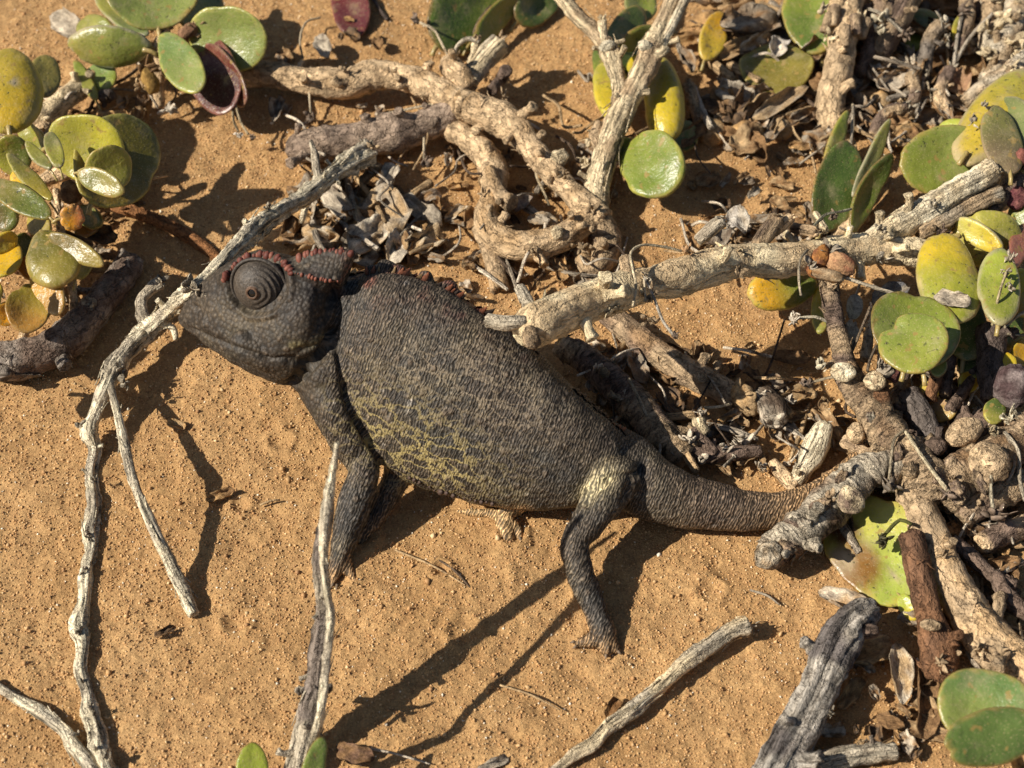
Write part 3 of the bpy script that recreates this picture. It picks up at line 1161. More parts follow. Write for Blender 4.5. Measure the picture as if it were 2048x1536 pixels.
    # folds of the skin: neck, armpit, groin, cheek, mouth, knee
    for pts, dep, wid in (
        ([(668, 570), (676, 620), (662, 680), (632, 724), (590, 762), (560, 785)], 13, 9),
        ([(676, 706), (684, 760), (700, 822), (735, 876), (762, 925)], 9, 6),
        ([(1258, 948), (1222, 952), (1188, 985), (1172, 1010)], 8, 8),
        ([(1250, 1000), (1262, 960), (1290, 925)], 9, 9),
        ([(575, 722), (610, 728), (645, 705), (668, 660)], 7, 6),
        ([(368, 652), (420, 676), (480, 697), (540, 716), (590, 716)], 5.5, 4),
        ([(388, 612), (394, 618)], 6, 5),
        ([(470, 620), (500, 645), (545, 640), (575, 605)], 4, 5),
        ([(600, 700), (640, 690), (655, 660)], 4, 5)):
        disp -= dep * np.exp(-(poly_dist(x, y, pts) / wid) ** 2) * sstep(0.1, 0.5, facing)
    # raised ridge above the eye and along the temple
    for pts, hgt, wid in (
        ([(446, 560), (478, 526), (520, 508), (562, 516), (584, 545)], 8, 10),
        ([(590, 545), (640, 558), (676, 562)], 7, 8),
        ([(600, 512), (650, 500), (704, 508)], 5, 9)):
        disp += hgt * np.exp(-(poly_dist(x, y, pts) / wid) ** 2) * sstep(0.1, 0.5, facing)
    # socket round the turret eye
    re = np.hypot(x - 517, y - 572)
    disp -= 12 * (1 - sstep(50, 62, re)) * facing
    disp += 5 * np.exp(-((re - 66) / 6) ** 2) * facing
    AX = unit(P(1250, 940, 110) - P(650, 690, 250))
    VW = unit(CAM - co.mean(0))
    VW = unit(VW - AX * VW.dot(AX))
    UP_ = np.cross(VW, AX)
    loc = np.stack([(co - co[0]) @ AX, (co - co[0]) @ UP_, (co - co[0]) @ VW], -1)
    # loose wrinkles down the flank, pimples on the head
    head = 1 - sstep(640, 700, x + (y - 640) * 0.15)
    wr = vnoise(loc * np.array([0.085, 0.03, 0.04]) + 0.8 * np.stack([fbm(loc * 0.02, 2, 31)] * 3, -1), 33)
    disp += (1 - head) * (0.9 * wr + 0.5 * vnoise(loc * 0.11, 35))
    disp += head * (0.8 * vnoise(loc * 0.13, 36) + 1.2 * fbm(loc * 0.05, 2, 37))
    disp += 4.5 * fbm(loc * np.array([0.02, 0.011, 0.015]), 2, 39)
    co = co + no * disp[:, None]
    # pigment
    base = np.array([0.053, 0.042, 0.031])
    col = np.tile(base, (nv, 1))
    nb = fbm(loc * 0.012, 3, 41)
    col = mixc(col, (0.036, 0.033, 0.029), sstep(-0.1, 0.5, nb))
    col = mixc(col, (0.075, 0.062, 0.042), sstep(0.0, 0.5, fbm(loc * 0.015 + 9, 3, 43)) * 0.8)
    # yellowish net on the lower flank behind the arm
    yel = np.clip(1.3 * np.exp(-(((x - 830) / 150) ** 2 + ((y - 885 - (x - 830) * 0.45) / 80) ** 2)), 0, 1)
    col = mixc(col, (0.12, 0.10, 0.04), yel * 0.08)
    flank = np.exp(-(((x - 900) / 260) ** 2 + ((y - 800) / 190) ** 2))
    patch = 0.45 + 0.55 * sstep(-0.25, 0.25, fbm(loc * 0.014 + 4, 2, 61))
    mask = np.stack([np.clip(yel * 1.25, 0, 1) * (1 - head) * (0.35 + 0.65 * patch), flank * 0.85 * patch * (1 - head) * (1 - yel), head], -1)
    # pale groin in front of the thigh
    gro = np.exp(-(((x - 1195) / 34) ** 2 + ((y - 968 + (x - 1195) * 0.6) / 26) ** 2))
    col = mixc(col, (0.30, 0.26, 0.15), gro * 0.85)
    # rusty flush along the back, dark spots, cheek stripe
    back = np.exp(-(poly_dist(x, y, [(690, 556), (775, 545), (850, 560), (935, 602), (1025, 664)]) / 46) ** 2)
    col = mixc(col, (0.085, 0.030, 0.022), back * sstep(-0.15, 0.4, fbm(loc * 0.03, 2, 49)) * 0.8)
    col = mixc(col, (0.14, 0.12, 0.06), np.exp(-(poly_dist(x, y, [(585, 690), (625, 692), (650, 672)]) / 9) ** 2) * 0.8)
    col = mixc(col, (0.12, 0.095, 0.065), np.exp(-(poly_dist(x, y, [(400, 612), (470, 640), (540, 636)]) / 12) ** 2) * 0.55)
    tail = sstep(1290, 1420, x)
    col = mixc(col, (0.095, 0.068, 0.046), tail * 0.8)
    col = mixc(col, (0.17, 0.115, 0.066), sstep(1430, 1620, x) * 0.8)
    # sand stuck to feet and tail end
    sand_on = np.clip(sstep(38, 4, co[:, 2]) * (1 - sstep(1240, 1330, x)) + sstep(1500, 1660, x) * 0.9 + sstep(905, 930, x) * (1 - sstep(1050, 1075, x)) * sstep(1005, 1016, y) * 0.9, 0, 1)
    sand_on = sand_on * (0.55 + 0.45 * sstep(-0.3, 0.3, fbm(loc * 0.05, 2, 51)))
    col = mixc(col, (0.30, 0.185, 0.085), sand_on * 0.8)
    far = sstep(900, 915, x) * (1 - sstep(1048, 1062, x)) * sstep(1012, 1020, y) * sstep(46, 30, co[:, 2])
    col = mixc(col, (0.30, 0.20, 0.10), far * 0.8)
    # stray pale flecks
    fl = vnoise(loc * 0.055 + 3, 53)
    col = mixc(col, (0.36, 0.33, 0.28), sstep(0.88, 0.95, fl) * 0.4 * (1 - head))
    org = np.array(root.location)
    body.vertices.foreach_set('co', (co * S - org).ravel())
    c4 = np.ones((nv, 4), np.float32)
    c4[:, :3] = col
    a = body.attributes.new('Col', 'FLOAT_COLOR', 'POINT')
    a.data.foreach_set('color', c4.ravel())
    a = body.attributes.new('wco', 'FLOAT_VECTOR', 'POINT')
    a.data.foreach_set('vector', loc.astype(np.float32).ravel())
    a = body.attributes.new('mask', 'FLOAT_VECTOR', 'POINT')
    a.data.foreach_set('vector', np.ascontiguousarray(mask, dtype=np.float32).ravel())
    body.polygons.foreach_set('use_smooth', [True] * len(body.polygons))
    body.materials.clear()
    body.materials.append(M_SKIN)
    body.name = 'body'
    body.update()
    ob = bpy.data.objects.new('body', body)
    C.objects.link(ob)
    ob.parent = root

    tris = [tuple(p.vertices) for p in body.polygons]
    bvh = BVHTree.FromPolygons([Vector(v) for v in co], tris)

    def surf(px, py):
        d = unit(FWD + RGT * ((px - 1024) / F) + UPV * ((768 - py) / F))
        hit, nr, _, _ = bvh.ray_cast(Vector(CAM), Vector(d))
        if hit is None:
            hit, nr, _, _ = bvh.find_nearest(Vector(P(px, py, 330)))
        return np.array(hit), np.array(nr)

    # turret eye
    ec, _ = surf(517, 574)
    vw = unit(CAM - ec)
    axis = unit(vw * 0.80 - RGT * 0.34 - UPV * 0.32)
    ec = ec - axis * 4
    e1 = unit(np.cross(axis, UPV))
    e2 = np.cross(axis, e1)
    dr = np.array([np.dot(RGT * 0.95 - UPV * 0.3, e1), np.dot(RGT * 0.95 - UPV * 0.3, e2)])
    EYEPH = math.atan2(dr[1], dr[0])
    prof = []
    R0, H0 = 50.0, 42.0
    for t in np.linspace(0, 1, 44):
        r = R0 * math.cos(t * math.pi / 2) ** 0.85
        z = -8 + H0 * math.sin(t * math.pi / 2)
        if r < 11:
            break
        prof.append((r, z))
    zt = prof[-1][1]
    prof += [(11.5, zt + 3.0), (10.0, zt + 4.5), (7.5, zt + 3.0)]
    seg = 44
    th = np.linspace(0, 2 * np.pi, seg, endpoint=False)
    V, wc, cc = [], [], []
    for i, (r, z) in enumerate(prof):
        wave = 1.05 * np.sin(i * 1.0 + 0.9 * np.sin(th * 2 + 1) + 0.4 * np.sin(th * 5)) * (0.06 + 0.94 * sstep(-0.2, 0.7, np.cos(th - EYEPH))) * (1 if 3 < i < len(prof) - 4 else 0)
        p = ec + (r + wave)[:, None] * (np.cos(th)[:, None] * e1 + np.sin(th)[:, None] * e2) + (z + wave * 0.6)[:, None] * axis
        V.append(p)
        wc.append(np.stack([r * np.cos(th), r * np.sin(th), 0 * th + z], -1))
        b_ = np.array([0.070, 0.056, 0.043])[None] * (0.65 + 0.7 * rng.random((seg, 1)))
        if i >= len(prof) - 4:
            b_ = np.tile([0.13, 0.075, 0.045], (seg, 1))
        cc.append(b_)
    faces = []
    for i in range(len(prof) - 1):
        for j in range(seg):
            k = (j + 1) % seg
            faces.append((i * seg + j, i * seg + k, (i + 1) * seg + k, (i + 1) * seg + j))
    eye = add('eye', (np.concatenate(V), faces, np.concatenate(cc), np.concatenate(wc)), M_EYE, root)
    pc = ec + axis * (zt + 1.2)
    V = [pc + axis * 2.6]
    for j in range(16):
        V.append(pc + 8.8 * (math.cos(j * math.pi / 8) * e1 + math.sin(j * math.pi / 8) * e2) - axis * 0.6)
    V = np.asarray(V)
    add('pupil', (V, [(0, 1 + j, 1 + (j + 1) % 16) for j in range(16)], np.tile([0.008, 0.007, 0.006], (17, 1)), V), M_PUPIL, eye)
    # lid ring in the socket
    V, faces, wc = [], [], []
    for i in range(seg):
        a_ = 2 * math.pi * i / seg
        dr = math.cos(a_) * e1 + math.sin(a_) * e2
        for j in range(8):
            b_ = 2 * math.pi * j / 8
            V.append(ec + dr * (52.5 + 3.6 * math.cos(b_)) + axis * (1 + 4.2 * math.sin(b_)))
    for i in range(seg):
        for j in range(8):
            i2, j2 = (i + 1) % seg, (j + 1) % 8
            faces.append((i * 8 + j, i2 * 8 + j, i2 * 8 + j2, i * 8 + j2))
    V = np.asarray(V)
    add('eyelid_ring', (V, faces, np.tile([0.055, 0.045, 0.036], (len(V), 1)), V), M_EYE, root)

    # rows of enlarged scales: share three little meshes
    def scale_mesh(name, colr, mat):
        g = lump(1024, 768, 0, 1.0, 0.7, 0.7, 0, colr, 0.12, 1.5, 8, col2=np.asarray(colr) * 0.75)
        v = g[0] - P(1024, 768, 0)
        return mesh_from(name, v * S, g[1], mat, g[2], g[3])
    m_red = scale_mesh('red_scale', (0.155, 0.046, 0.032), M_RED)
    m_pale = scale_mesh('pale_scale', (0.24, 0.085, 0.055), M_RED)
    m_dark = scale_mesh('dark_scale', (0.075, 0.046, 0.034), M_RED)

    def spine_mesh(name, colr):
        V = []
        for zz, rr_ in ((-0.5, 0.55), (0.1, 0.42), (0.7, 0.2)):
            for q in range(6):
                V.append((zz, rr_ * math.cos(q * math.pi / 3), 0.6 * rr_ * math.sin(q * math.pi / 3)))
        V.append((1.25, 0.05, 0))
        fcs = [(a * 6 + q, a * 6 + (q + 1) % 6, a * 6 + 6 + (q + 1) % 6, a * 6 + 6 + q) for a in range(2) for q in range(6)] + [(12 + q, 12 + (q + 1) % 6, 18) for q in range(6)]
        V = np.asarray(V)
        cc = np.asarray(colr) * (0.75 + 0.45 * V[:, :1])
        return mesh_from(name, V * S, fcs, M_RED, np.clip(cc, 0.01, 1), V * 9)
    s_dark = spine_mesh('dark_spine', (0.075, 0.05, 0.036))
    s_red = spine_mesh('rusty_spine', (0.22, 0.075, 0.035))
    s_tan = spine_mesh('sandy_spine', (0.26, 0.16, 0.07))

    def row(pts, gap, size, mesh, name, lean=0.55, lift=1.5, mesh2=None, jit=0.3):
        A = spline([(px, py, 0, 1) for px, py in pts], gap)[:, :2]
        for i in range(len(A)):
            p, nr = surf(A[i][0] + rng.normal(0, 1.0), A[i][1] + rng.normal(0, 1.0))
            t = A[min(i + 1, len(A) - 1)] - A[max(i - 1, 0)]
            d = unit(RGT * t[0] - UPV * t[1])
            acr = unit(np.cross(nr, d))
            longd = unit(acr * (1 if acr.dot(UPV) > 0 else -1) + nr * lean + d * 0.25)
            xa = longd
            ya = unit(np.cross(nr, xa))
            za = np.cross(xa, ya)
            s = size * (1 + jit * rng.standard_normal())
            M = Matrix(np.column_stack([xa * s, ya * s, za * s]).tolist()).to_4x4()
            M.translation = Vector((p + nr * lift) * S - org)
            o = bpy.data.objects.new(name, mesh if (mesh2 is None or rng.random() < 0.6) else mesh2)
            C.objects.link(o)
            o.parent = root
            o.matrix_local = M
    row([(446, 562), (462, 540), (488, 520), (520, 510), (548, 513), (568, 526), (582, 546)], 5.8, 7.2, m_red, 'brow_scale', mesh2=m_pale, lift=-2.0)
    row([(598, 513), (625, 505), (652, 501), (680, 502), (704, 508)], 5.8, 7.2, m_red, 'casque_scale', mesh2=m_pale, lift=-2.0)
    row([(590, 547), (612, 552), (640, 558), (674, 562)], 6.0, 4.2, m_pale, 'temple_scale', lift=0)
    row([(706, 549), (735, 543), (770, 541), (800, 545), (850, 558)], 9.0, 10, s_red, 'crest_spine', lean=0.3, mesh2=s_tan, jit=0.45)
    row([(870, 566), (905, 582), (935, 602), (975, 628), (1025, 664), (1075, 706)], 9.0, 9, s_dark, 'crest_spine', lean=0.3, mesh2=s_red, jit=0.5)
    row([(1150, 782), (1200, 824), (1250, 866)], 9.0, 11, s_dark, 'crest_spine', lean=0.3, mesh2=s_red, jit=0.3)
    row([(820, 955), (870, 978), (930, 996), (985, 1006)], 11.0, 5.5, m_dark, 'belly_scale', lean=0.2, jit=0.3)

    for x0, y0, h0, x1, y1, h1 in ((666, 1168, 3, 658, 1180, 0), (674, 1170, 3, 672, 1184, 0), (712, 1168, 3, 718, 1182, 0), (652, 1166, 3, 644, 1178, 0), (1148, 1283, 2, 1140, 1286, 0), (1152, 1292, 2, 1145, 1297, 0), (1212, 1310, 2, 1211, 1318, 0), (1237, 1303, 2, 1243, 1310, 0), (1018, 1078, 4, 1018, 1090, 0), (1040, 1076, 4, 1044, 1088, 0)):
        add('claw', tube([(x0, y0, h0 + 2, 3.4), ((x0 + x1) / 2, (y0 + y1) / 2, (h0 + h1) / 2 + 3, 2.4), (x1, y1, h1 + 1, 0.8)], (0.20, 0.14, 0.09), segs=7, rough=0.05, step=4, tip='round'), M_PLAIN, root)


build_chameleon()


# ------------------------------------------------------------------ bleached twigs
def node_bursts(parent, spots, mat=None, col=T_PALE, n=8):
    for x, y, h, r in spots:
        add('torn_bark', burst(x, y, h, r, n, col), mat or M_DRY, parent)


t = thing('dead_twig', 'long bleached forked twig passing in front of the chameleon snout', 'twig', P(205, 1530, 0))
branch(t, [(738, 305, 66, 23), (705, 322, 78, 22), (665, 350, 96, 16), (620, 385, 120, 17), (580, 412, 150, 15), (540, 438, 186, 18), (515, 458, 208, 20), (470, 500, 256, 16), (410, 560, 278, 15), (386, 582, 266, 20), (345, 615, 150, 17), (300, 655, 66, 18), (255, 700, 58, 17), (228, 735, 60, 20), (212, 775, 58, 14), (190, 828, 46, 12), (178, 862, 36, 17), (190, 900, 10, 12), (182, 950, 2, 12), (188, 1010, 2, 13), (180, 1068, 2, 17), (182, 1100, 2, 12), (170, 1150, 2, 11), (168, 1205, 2, 12), (158, 1252, 2, 18), (166, 1290, 2, 12), (161, 1340, 2, 12), (176, 1385, 2, 12), (180, 1425, 2, 17), (194, 1470, 2, 14), (198, 1505, 2, 18), (214, 1560, 2, 20)],
       W_WHITE, M_WEATHERED, groove=0.5, rough=0.28, knots=0.5, segs=26, step=4, col2=W_GREY)
branch(t, [(220, 768, 62, 8), (236, 830, 88, 8), (252, 905, 112, 10), (266, 960, 108, 10), (288, 1015, 93, 10), (320, 1085, 62, 12), (352, 1150, 24, 13), (388, 1228, 8, 12)],
       W_WHITE, M_WEATHERED, groove=0.2, rough=0.15, segs=16, step=5, col2=W_GREY)
branch(t, [(296, 662, 66, 11), (284, 628, 76, 12), (284, 600, 84, 11), (302, 578, 92, 11), (322, 566, 96, 13)], W_GREY, M_WEATHERED, groove=0.2, rough=0.25, segs=14, step=4)
branch(t, [(-20, 1362, 9, 9), (30, 1396, 9, 10), (72, 1420, 9, 13), (125, 1458, 9, 12), (146, 1492, 9, 14), (178, 1530, 8, 16), (200, 1570, 6, 18)], W_WHITE, M_WEATHERED, groove=0.22, rough=0.15, segs=16, step=5, col2=W_GREY)
branch(t, [(642, 372, 110, 9), (634, 345, 120, 8), (630, 310, 128, 7), (622, 282, 132, 4)], W_GREY, M_WEATHERED, groove=0.2, rough=0.2, segs=12, name='spur')
branch(t, [(628, 385, 112, 7), (614, 405, 100, 7), (606, 432, 80, 7), (604, 445, 64, 4)], W_WHITE, M_WEATHERED, rough=0.2, segs=10, name='spur')
branch(t, [(318, 644, 96, 8), (345, 656, 88, 7), (352, 680, 80, 5)], W_WHITE, M_WEATHERED, rough=0.2, segs=10, name='spur')
node_bursts(t, [(735, 300, 78, 28), (715, 330, 70, 22), (524, 448, 210, 22), (536, 415, 214, 14), (378, 572, 300, 30), (402, 594, 290, 22), (322, 566, 100, 24), (240, 742, 66, 28), (248, 772, 58, 22), (166, 852, 44, 20), (178, 1068, 20, 16), (158, 1262, 18, 18), (190, 960, 26, 12), (170, 1140, 18, 12), (182, 1420, 20, 16), (150, 1470, 24, 14), (372, 1190, 20, 12), (215, 1520, 14, 24)], M_WEATHERED, W_GREY)

t = thing('dead_twig', 'upright split grey twig with a white point beside the foreleg', 'twig', P(600, 1560, 0))
branch(t, [(588, 1580, 6, 24), (598, 1530, 20, 24), (612, 1470, 44, 25), (626, 1400, 85, 23), (634, 1370, 102, 19), (640, 1300, 148, 20), (650, 1235, 189, 18), (644, 1170, 239, 15), (640, 1110, 284, 16), (652, 1050, 320, 15), (655, 1030, 333, 12), (662, 970, 371, 7), (672, 902, 412, 4)], W_GREY, M_WEATHERED, groove=0.48, rough=0.22, segs=24, step=4, knots=0.3, col2=(0.24, 0.20, 0.17))
branch(t, [(604, 1590, 40, 10), (620, 1510, 92, 10), (640, 1430, 167, 9), (650, 1350, 205, 8), (662, 1240, 259, 9), (655, 1190, 292, 7), (648, 1120, 336, 8), (650, 1050, 374, 11), (660, 980, 408, 10), (668, 930, 438, 8), (675, 886, 470, 5)], W_WHITE, M_WEATHERED, groove=0.4, rough=0.25, segs=14, step=5, col2=W_GREY)
node_bursts(t, [(645, 1395, 110, 32), (608, 1388, 96, 18), (650, 1225, 196, 16), (652, 1040, 320, 16)], M_WEATHERED, (0.26, 0.22, 0.18), 9)

t = thing('dead_twig', 'loose grey broken twig lying slantwise on open sand near the hind foot', 'twig', P(1300, 1400, 0))
branch(t, [(1085, 1560, 10, 8), (1150, 1510, 12, 11), (1185, 1490, 12, 12), (1215, 1455, 13, 13), (1262, 1424, 14, 15), (1300, 1390, 16, 13), (1350, 1345, 18, 14), (1380, 1318, 18, 17), (1420, 1292, 20, 15), (1462, 1262, 22, 17), (1496, 1252, 24, 19)], W_PALE, M_WEATHERED, groove=0.45, rough=0.24, segs=22, step=4, col2=W_GREY, knots=0.35)
node_bursts(t, [(1500, 1254, 26, 18), (1382, 1316, 24, 10)], M_WEATHERED, W_GREY, 7)

t = thing('weathered_branch', 'thick silver-grey cracked stem with dark streaks by the bottom edge', 'branch', P(1600, 1440, 0))
branch(t, [(1520, 1590, 24, 40), (1560, 1520, 32, 40), (1600, 1450, 40, 40), (1636, 1375, 50, 37), (1660, 1315, 58, 40), (1690, 1262, 64, 36), (1722, 1232, 62, 30), (1745, 1222, 58, 22)], (0.46, 0.42, 0.36), M_WEATHERED, groove=0.5, rough=0.2, segs=32, step=4, col2=(0.17, 0.15, 0.14), knots=0.25)
branch(t, [(1712, 1252, 72, 18), (1735, 1262, 74, 16), (1752, 1262, 72, 13)], W_SHADE, M_WEATHERED, rough=0.2, groove=0.2, segs=14)
node_bursts(t, [(1660, 1425, 60, 16), (1690, 1268, 80, 14), (1640, 1300, 56, 18)], M_WEATHERED, W_GREY, 7)

t = thing('weathered_branch', 'flat grey split stick lying level along the bottom edge', 'branch', P(1690, 1515, 0))
branch(t, [(1590, 1560, 8, 20), (1640, 1530, 14, 22), (1700, 1512, 16, 21), (1750, 1506, 16, 19), (1792, 1504, 18, 17)], (0.40, 0.33, 0.26), M_WEATHERED, groove=0.25, segs=20, step=5, col2=W_GREY)
branch(t, [(1570, 1580, 4, 18), (1640, 1562, 6, 18), (1730, 1555, 8, 16)], W_GREY, M_WEATHERED, groove=0.25, segs=18)

# ------------------------------------------------------------------ the dry shrub in the middle
t = thing('dry_shrub', 'sandy leafless branch network behind the chameleon back', 'shrub', P(1000, 300, 0))
kw = dict(segs=20, rough=0.16, knots=0.22, step=6, dustc=SANDC, col2=W_TAN)
branch(t, [(480, 152, 42, 22), (540, 150, 48, 26), (600, 160, 49, 25), (650, 165, 53, 30), (700, 168, 57, 30), (740, 152, 68, 32), (790, 152, 76, 27), (840, 165, 80, 28), (890, 190, 87, 28), (935, 214, 91, 32)], W_SAND, **kw)
branch(t, [(915, 205, 91, 30), (960, 222, 87, 32), (1000, 238, 86, 36), (1030, 258, 84, 30), (1060, 292, 80, 25), (1095, 335, 72, 25), (1130, 372, 65, 22), (1165, 405, 61, 26), (1205, 440, 53, 28)], W_SAND, **kw)
branch(t, [(880, 245, 42, 22), (925, 270, 46, 25), (965, 305, 46, 28), (988, 345, 46, 26), (985, 395, 46, 24), (972, 430, 46, 24), (985, 465, 46, 27), (1030, 492, 46, 30), (1075, 490, 46, 31), (1120, 478, 49, 28), (1165, 448, 53, 25), (1200, 432, 57, 22)], W_SAND, **kw)
branch(t, [(968, 452, 42, 22), (980, 500, 16, 19), (992, 545, 10, 19), (1000, 580, 4, 20)], W_TAN, **kw)
branch(t, [(1195, 440, 46, 26), (1212, 480, 18, 30), (1205, 520, 12, 24), (1180, 545, 8, 18), (1160, 500, 12, 16)], W_TAN, **kw)
branch(t, [(588, 298, 18, 26), (620, 292, 38, 34), (670, 286, 42, 35), (720, 278, 46, 34), (780, 268, 49, 34), (840, 255, 53, 30), (885, 238, 61, 30), (918, 212, 76, 26)], (0.42, 0.32, 0.24), M_BARK, segs=24, rough=0.18, knots=0.25, step=5, col2=(0.28, 0.21, 0.16))
branch(t, [(915, 195, 99, 18), (935, 165, 84, 20), (958, 132, 98, 21), (982, 104, 112, 23), (1000, 88, 120, 22)], W_PALE, M_WEATHERED, groove=0.22, segs=18, rough=0.15, col2=W_GREY)
branch(t, [(938, 178, 103, 22), (918, 150, 110, 24), (900, 128, 84, 22)], W_SAND, **kw)
branch(t, [(940, 130, 100, 8), (950, 100, 116, 8), (952, 78, 124, 10)], W_PALE, M_WEATHERED, segs=12)
branch(t, [(958, 84, 130, 5), (935, 78, 132, 5), (915, 92, 122, 4), (908, 112, 105, 4)], W_GREY, M_WEATHERED, segs=10, name='spur')
branch(t, [(985, 180, 91, 12), (1000, 160, 70, 11), (1012, 140, 106, 13)], W_SHADE, segs=14)
branch(t, [(978, 340, 76, 14), (1000, 390, 68, 15), (1022, 405, 76, 17)], W_TAN, **kw)
add('scar', lump(1003, 240, 102, 26, 22, 12, 30, W_SAND, 0.3, 2.0, 22, col2=W_TAN), M_BARK, t)
add('scar', lump(986, 355, 65, 19, 14, 12, 0, W_SAND, 0.3, 2.0, 20), M_BARK, t)
add('scar', lump(1118, 316, 93, 17, 20, 14, 60, W_PALE, 0.35, 2.2, 20), M_BARK, t)
add('scar', lump(1115, 466, 80, 13, 15, 9, 10, W_PALE, 0.25, 2.2, 18), M_BARK, t)
for k, (x, y, h) in enumerate(((896, 205, 78), (1178, 420, 62), (1052, 478, 54), (1150, 440, 50))):
    V, fcs, cc, wc = lump(x, y, h, 16 - k, 14 - k, 9, 20 * k, W_WHITE, 0.2, 2, 20, col2=W_PALE)
    add('twig_stub', (V, fcs, cc, wc), M_BARK, t)
stalk(t, [(905, 128, 66), (885, 90, 84), (868, 60, 96), (840, 45, 100)], head=(832, 42, 100), hr=10)
stalk(t, [(884, 206, 72), (845, 212, 74), (800, 222, 62), (772, 227, 52)], head=(762, 228, 50), hr=12)
stalk(t, [(868, 204, 76), (856, 235, 66), (849, 270, 54), (848, 318, 40)], col=(0.52, 0.44, 0.31), r=3, head=(855, 326, 38), hr=14)
stalk(t, [(1085, 308, 70), (1072, 345, 60), (1088, 385, 54), (1098, 410, 52)], col=(0.45, 0.37, 0.24), head=None)
stalk(t, [(622, 135, 62), (618, 175, 46), (622, 225, 24)], head=(622, 240, 20), hr=13)
stalk(t, [(606, 118, 58), (600, 80, 50), (612, 45, 40), (640, 35, 36)], r=2)
node_bursts(t, [(905, 115, 92, 22), (1000, 84, 129, 22), (952, 76, 137, 14), (690, 140, 103, 16), (1010, 195, 87, 18), (1040, 262, 87, 16), (1185, 420, 84, 24), (965, 385, 76, 12), (1130, 350, 99, 16), (745, 300, 84, 18), (1062, 500, 87, 14), (1165, 500, 53, 24)], None, W_TAN, 8)

t = thing('forked_stem', 'pale upright forked stem with yellow and green fat leaves beside the leafless network', 'shrub', P(1195, 440, 0))
kw = dict(segs=20, rough=0.14, groove=0.14, knots=0.15, step=5, col2=W_TAN)
branch(t, [(1192, 450, 26, 27), (1190, 405, 42, 29), (1200, 350, 66, 26), (1220, 285, 98, 25), (1240, 235, 122, 27), (1262, 192, 136, 22), (1288, 142, 164, 24), (1304, 100, 184, 25), (1326, 50, 204, 18), (1345, 0, 220, 17), (1362, -50, 232, 16)], W_PALE, M_WEATHERED, **kw)
branch(t, [(1238, 225, 124, 20), (1240, 185, 138, 15), (1232, 145, 152, 16), (1218, 105, 166, 20), (1190, 66, 182, 15), (1150, 28, 206, 15), (1105, -30, 228, 14)], W_PALE, M_WEATHERED, **kw)
branch(t, [(1318, 98, 190, 10), (1340, 58, 212, 9), (1360, 20, 226, 9), (1392, -40, 240, 9)], W_WHITE, M_WEATHERED, **kw)
branch(t, [(1212, 98, 176, 9), (1206, 70, 190, 9), (1204, 45, 198, 10)], W_PALE, M_WEATHERED, segs=12, name='spur')
branch(t, [(1296, 90, 196, 10), (1300, 70, 204, 10)], W_PALE, M_WEATHERED, segs=12, name='spur')
branch(t, [(1200, 300, 92, 12), (1192, 270, 96, 14), (1200, 250, 100, 12)], W_TAN, M_BARK, segs=14, name='spur')
add('twig_stub', lump(1290, 92, 206, 15, 13, 10, 20, W_WHITE, 0.25, 2.2, 18), M_BARK, t)
add('twig_stub', lump(1214, 92, 190, 17, 12, 10, -20, W_WHITE, 0.25, 2.2, 18), M_BARK, t)
node_bursts(t, [(1190, 262, 104, 18), (1205, 40, 200, 12), (1170, 330, 80, 22), (1335, 285, 120, 12)], None, W_PALE, 7)
add('leaf', leaf((1236, 250, 62), (1212, 128, 66), 74, 10, G_YEL, (0.34, 0.30, 0.035), RIM_YEL, 26, 0.05, 0.05), M_LEAF, t)
add('leaf', leaf((1318, 108, 116), (1332, 274, 96), 82, 8, (0.30, 0.25, 0.035), G_YEL, RIM_YEL, 44, -0.12, -0.10, 1.2), M_LEAF, t)
add('leaf', leaf((1272, 282, 92), (1350, 392, 78), 132, 6, G_GREEN, (0.15, 0.20, 0.03), RIM_YEL, 30, 0.10, 0.10, 1.1, warp=0.07), M_LEAF, t)
add('leaf', leaf((1262, 278, 70), (1245, 330, 60), 50, 20, G_LIME, G_GREEN, RIM_YEL, 18), M_LEAF, t)
add('leaf', leaf((1212, 158, 60), (1276, 24, 70), 82, 22, (0.10, 0.15, 0.04), G_DARK, RIM_TAN, 14), M_LEAF, t)
add('leaf', leaf((1236, 92, 88), (1314, 56, 96), 42, 30, G_OLIVE, G_GREEN, RIM_RED, 12), M_LEAF, t)
add('leaf', leaf((1262, 42, 70), (1296, -24, 76), 70, 12, (0.20, 0.26, 0.07), G_LIME, RIM_RED, 13), M_LEAF, t)
add('leaf', leaf((1202, 172, 40), (1194, 92, 48), 26, 0, G_GREEN, G_DARK, RIM_RED, 10), M_LEAF, t)
add('leaf', leaf((1285, 170, 60), (1270, 112, 66), 46, 0, G_OLIVE, G_YEL, RIM_YEL, 14), M_LEAF, t)
add('leaf', leaf((1345, 300, 30), (1385, 250, 40), 60, 10, G_DARK, G_OLIVE, RIM_TAN, 14), M_LEAF, t)

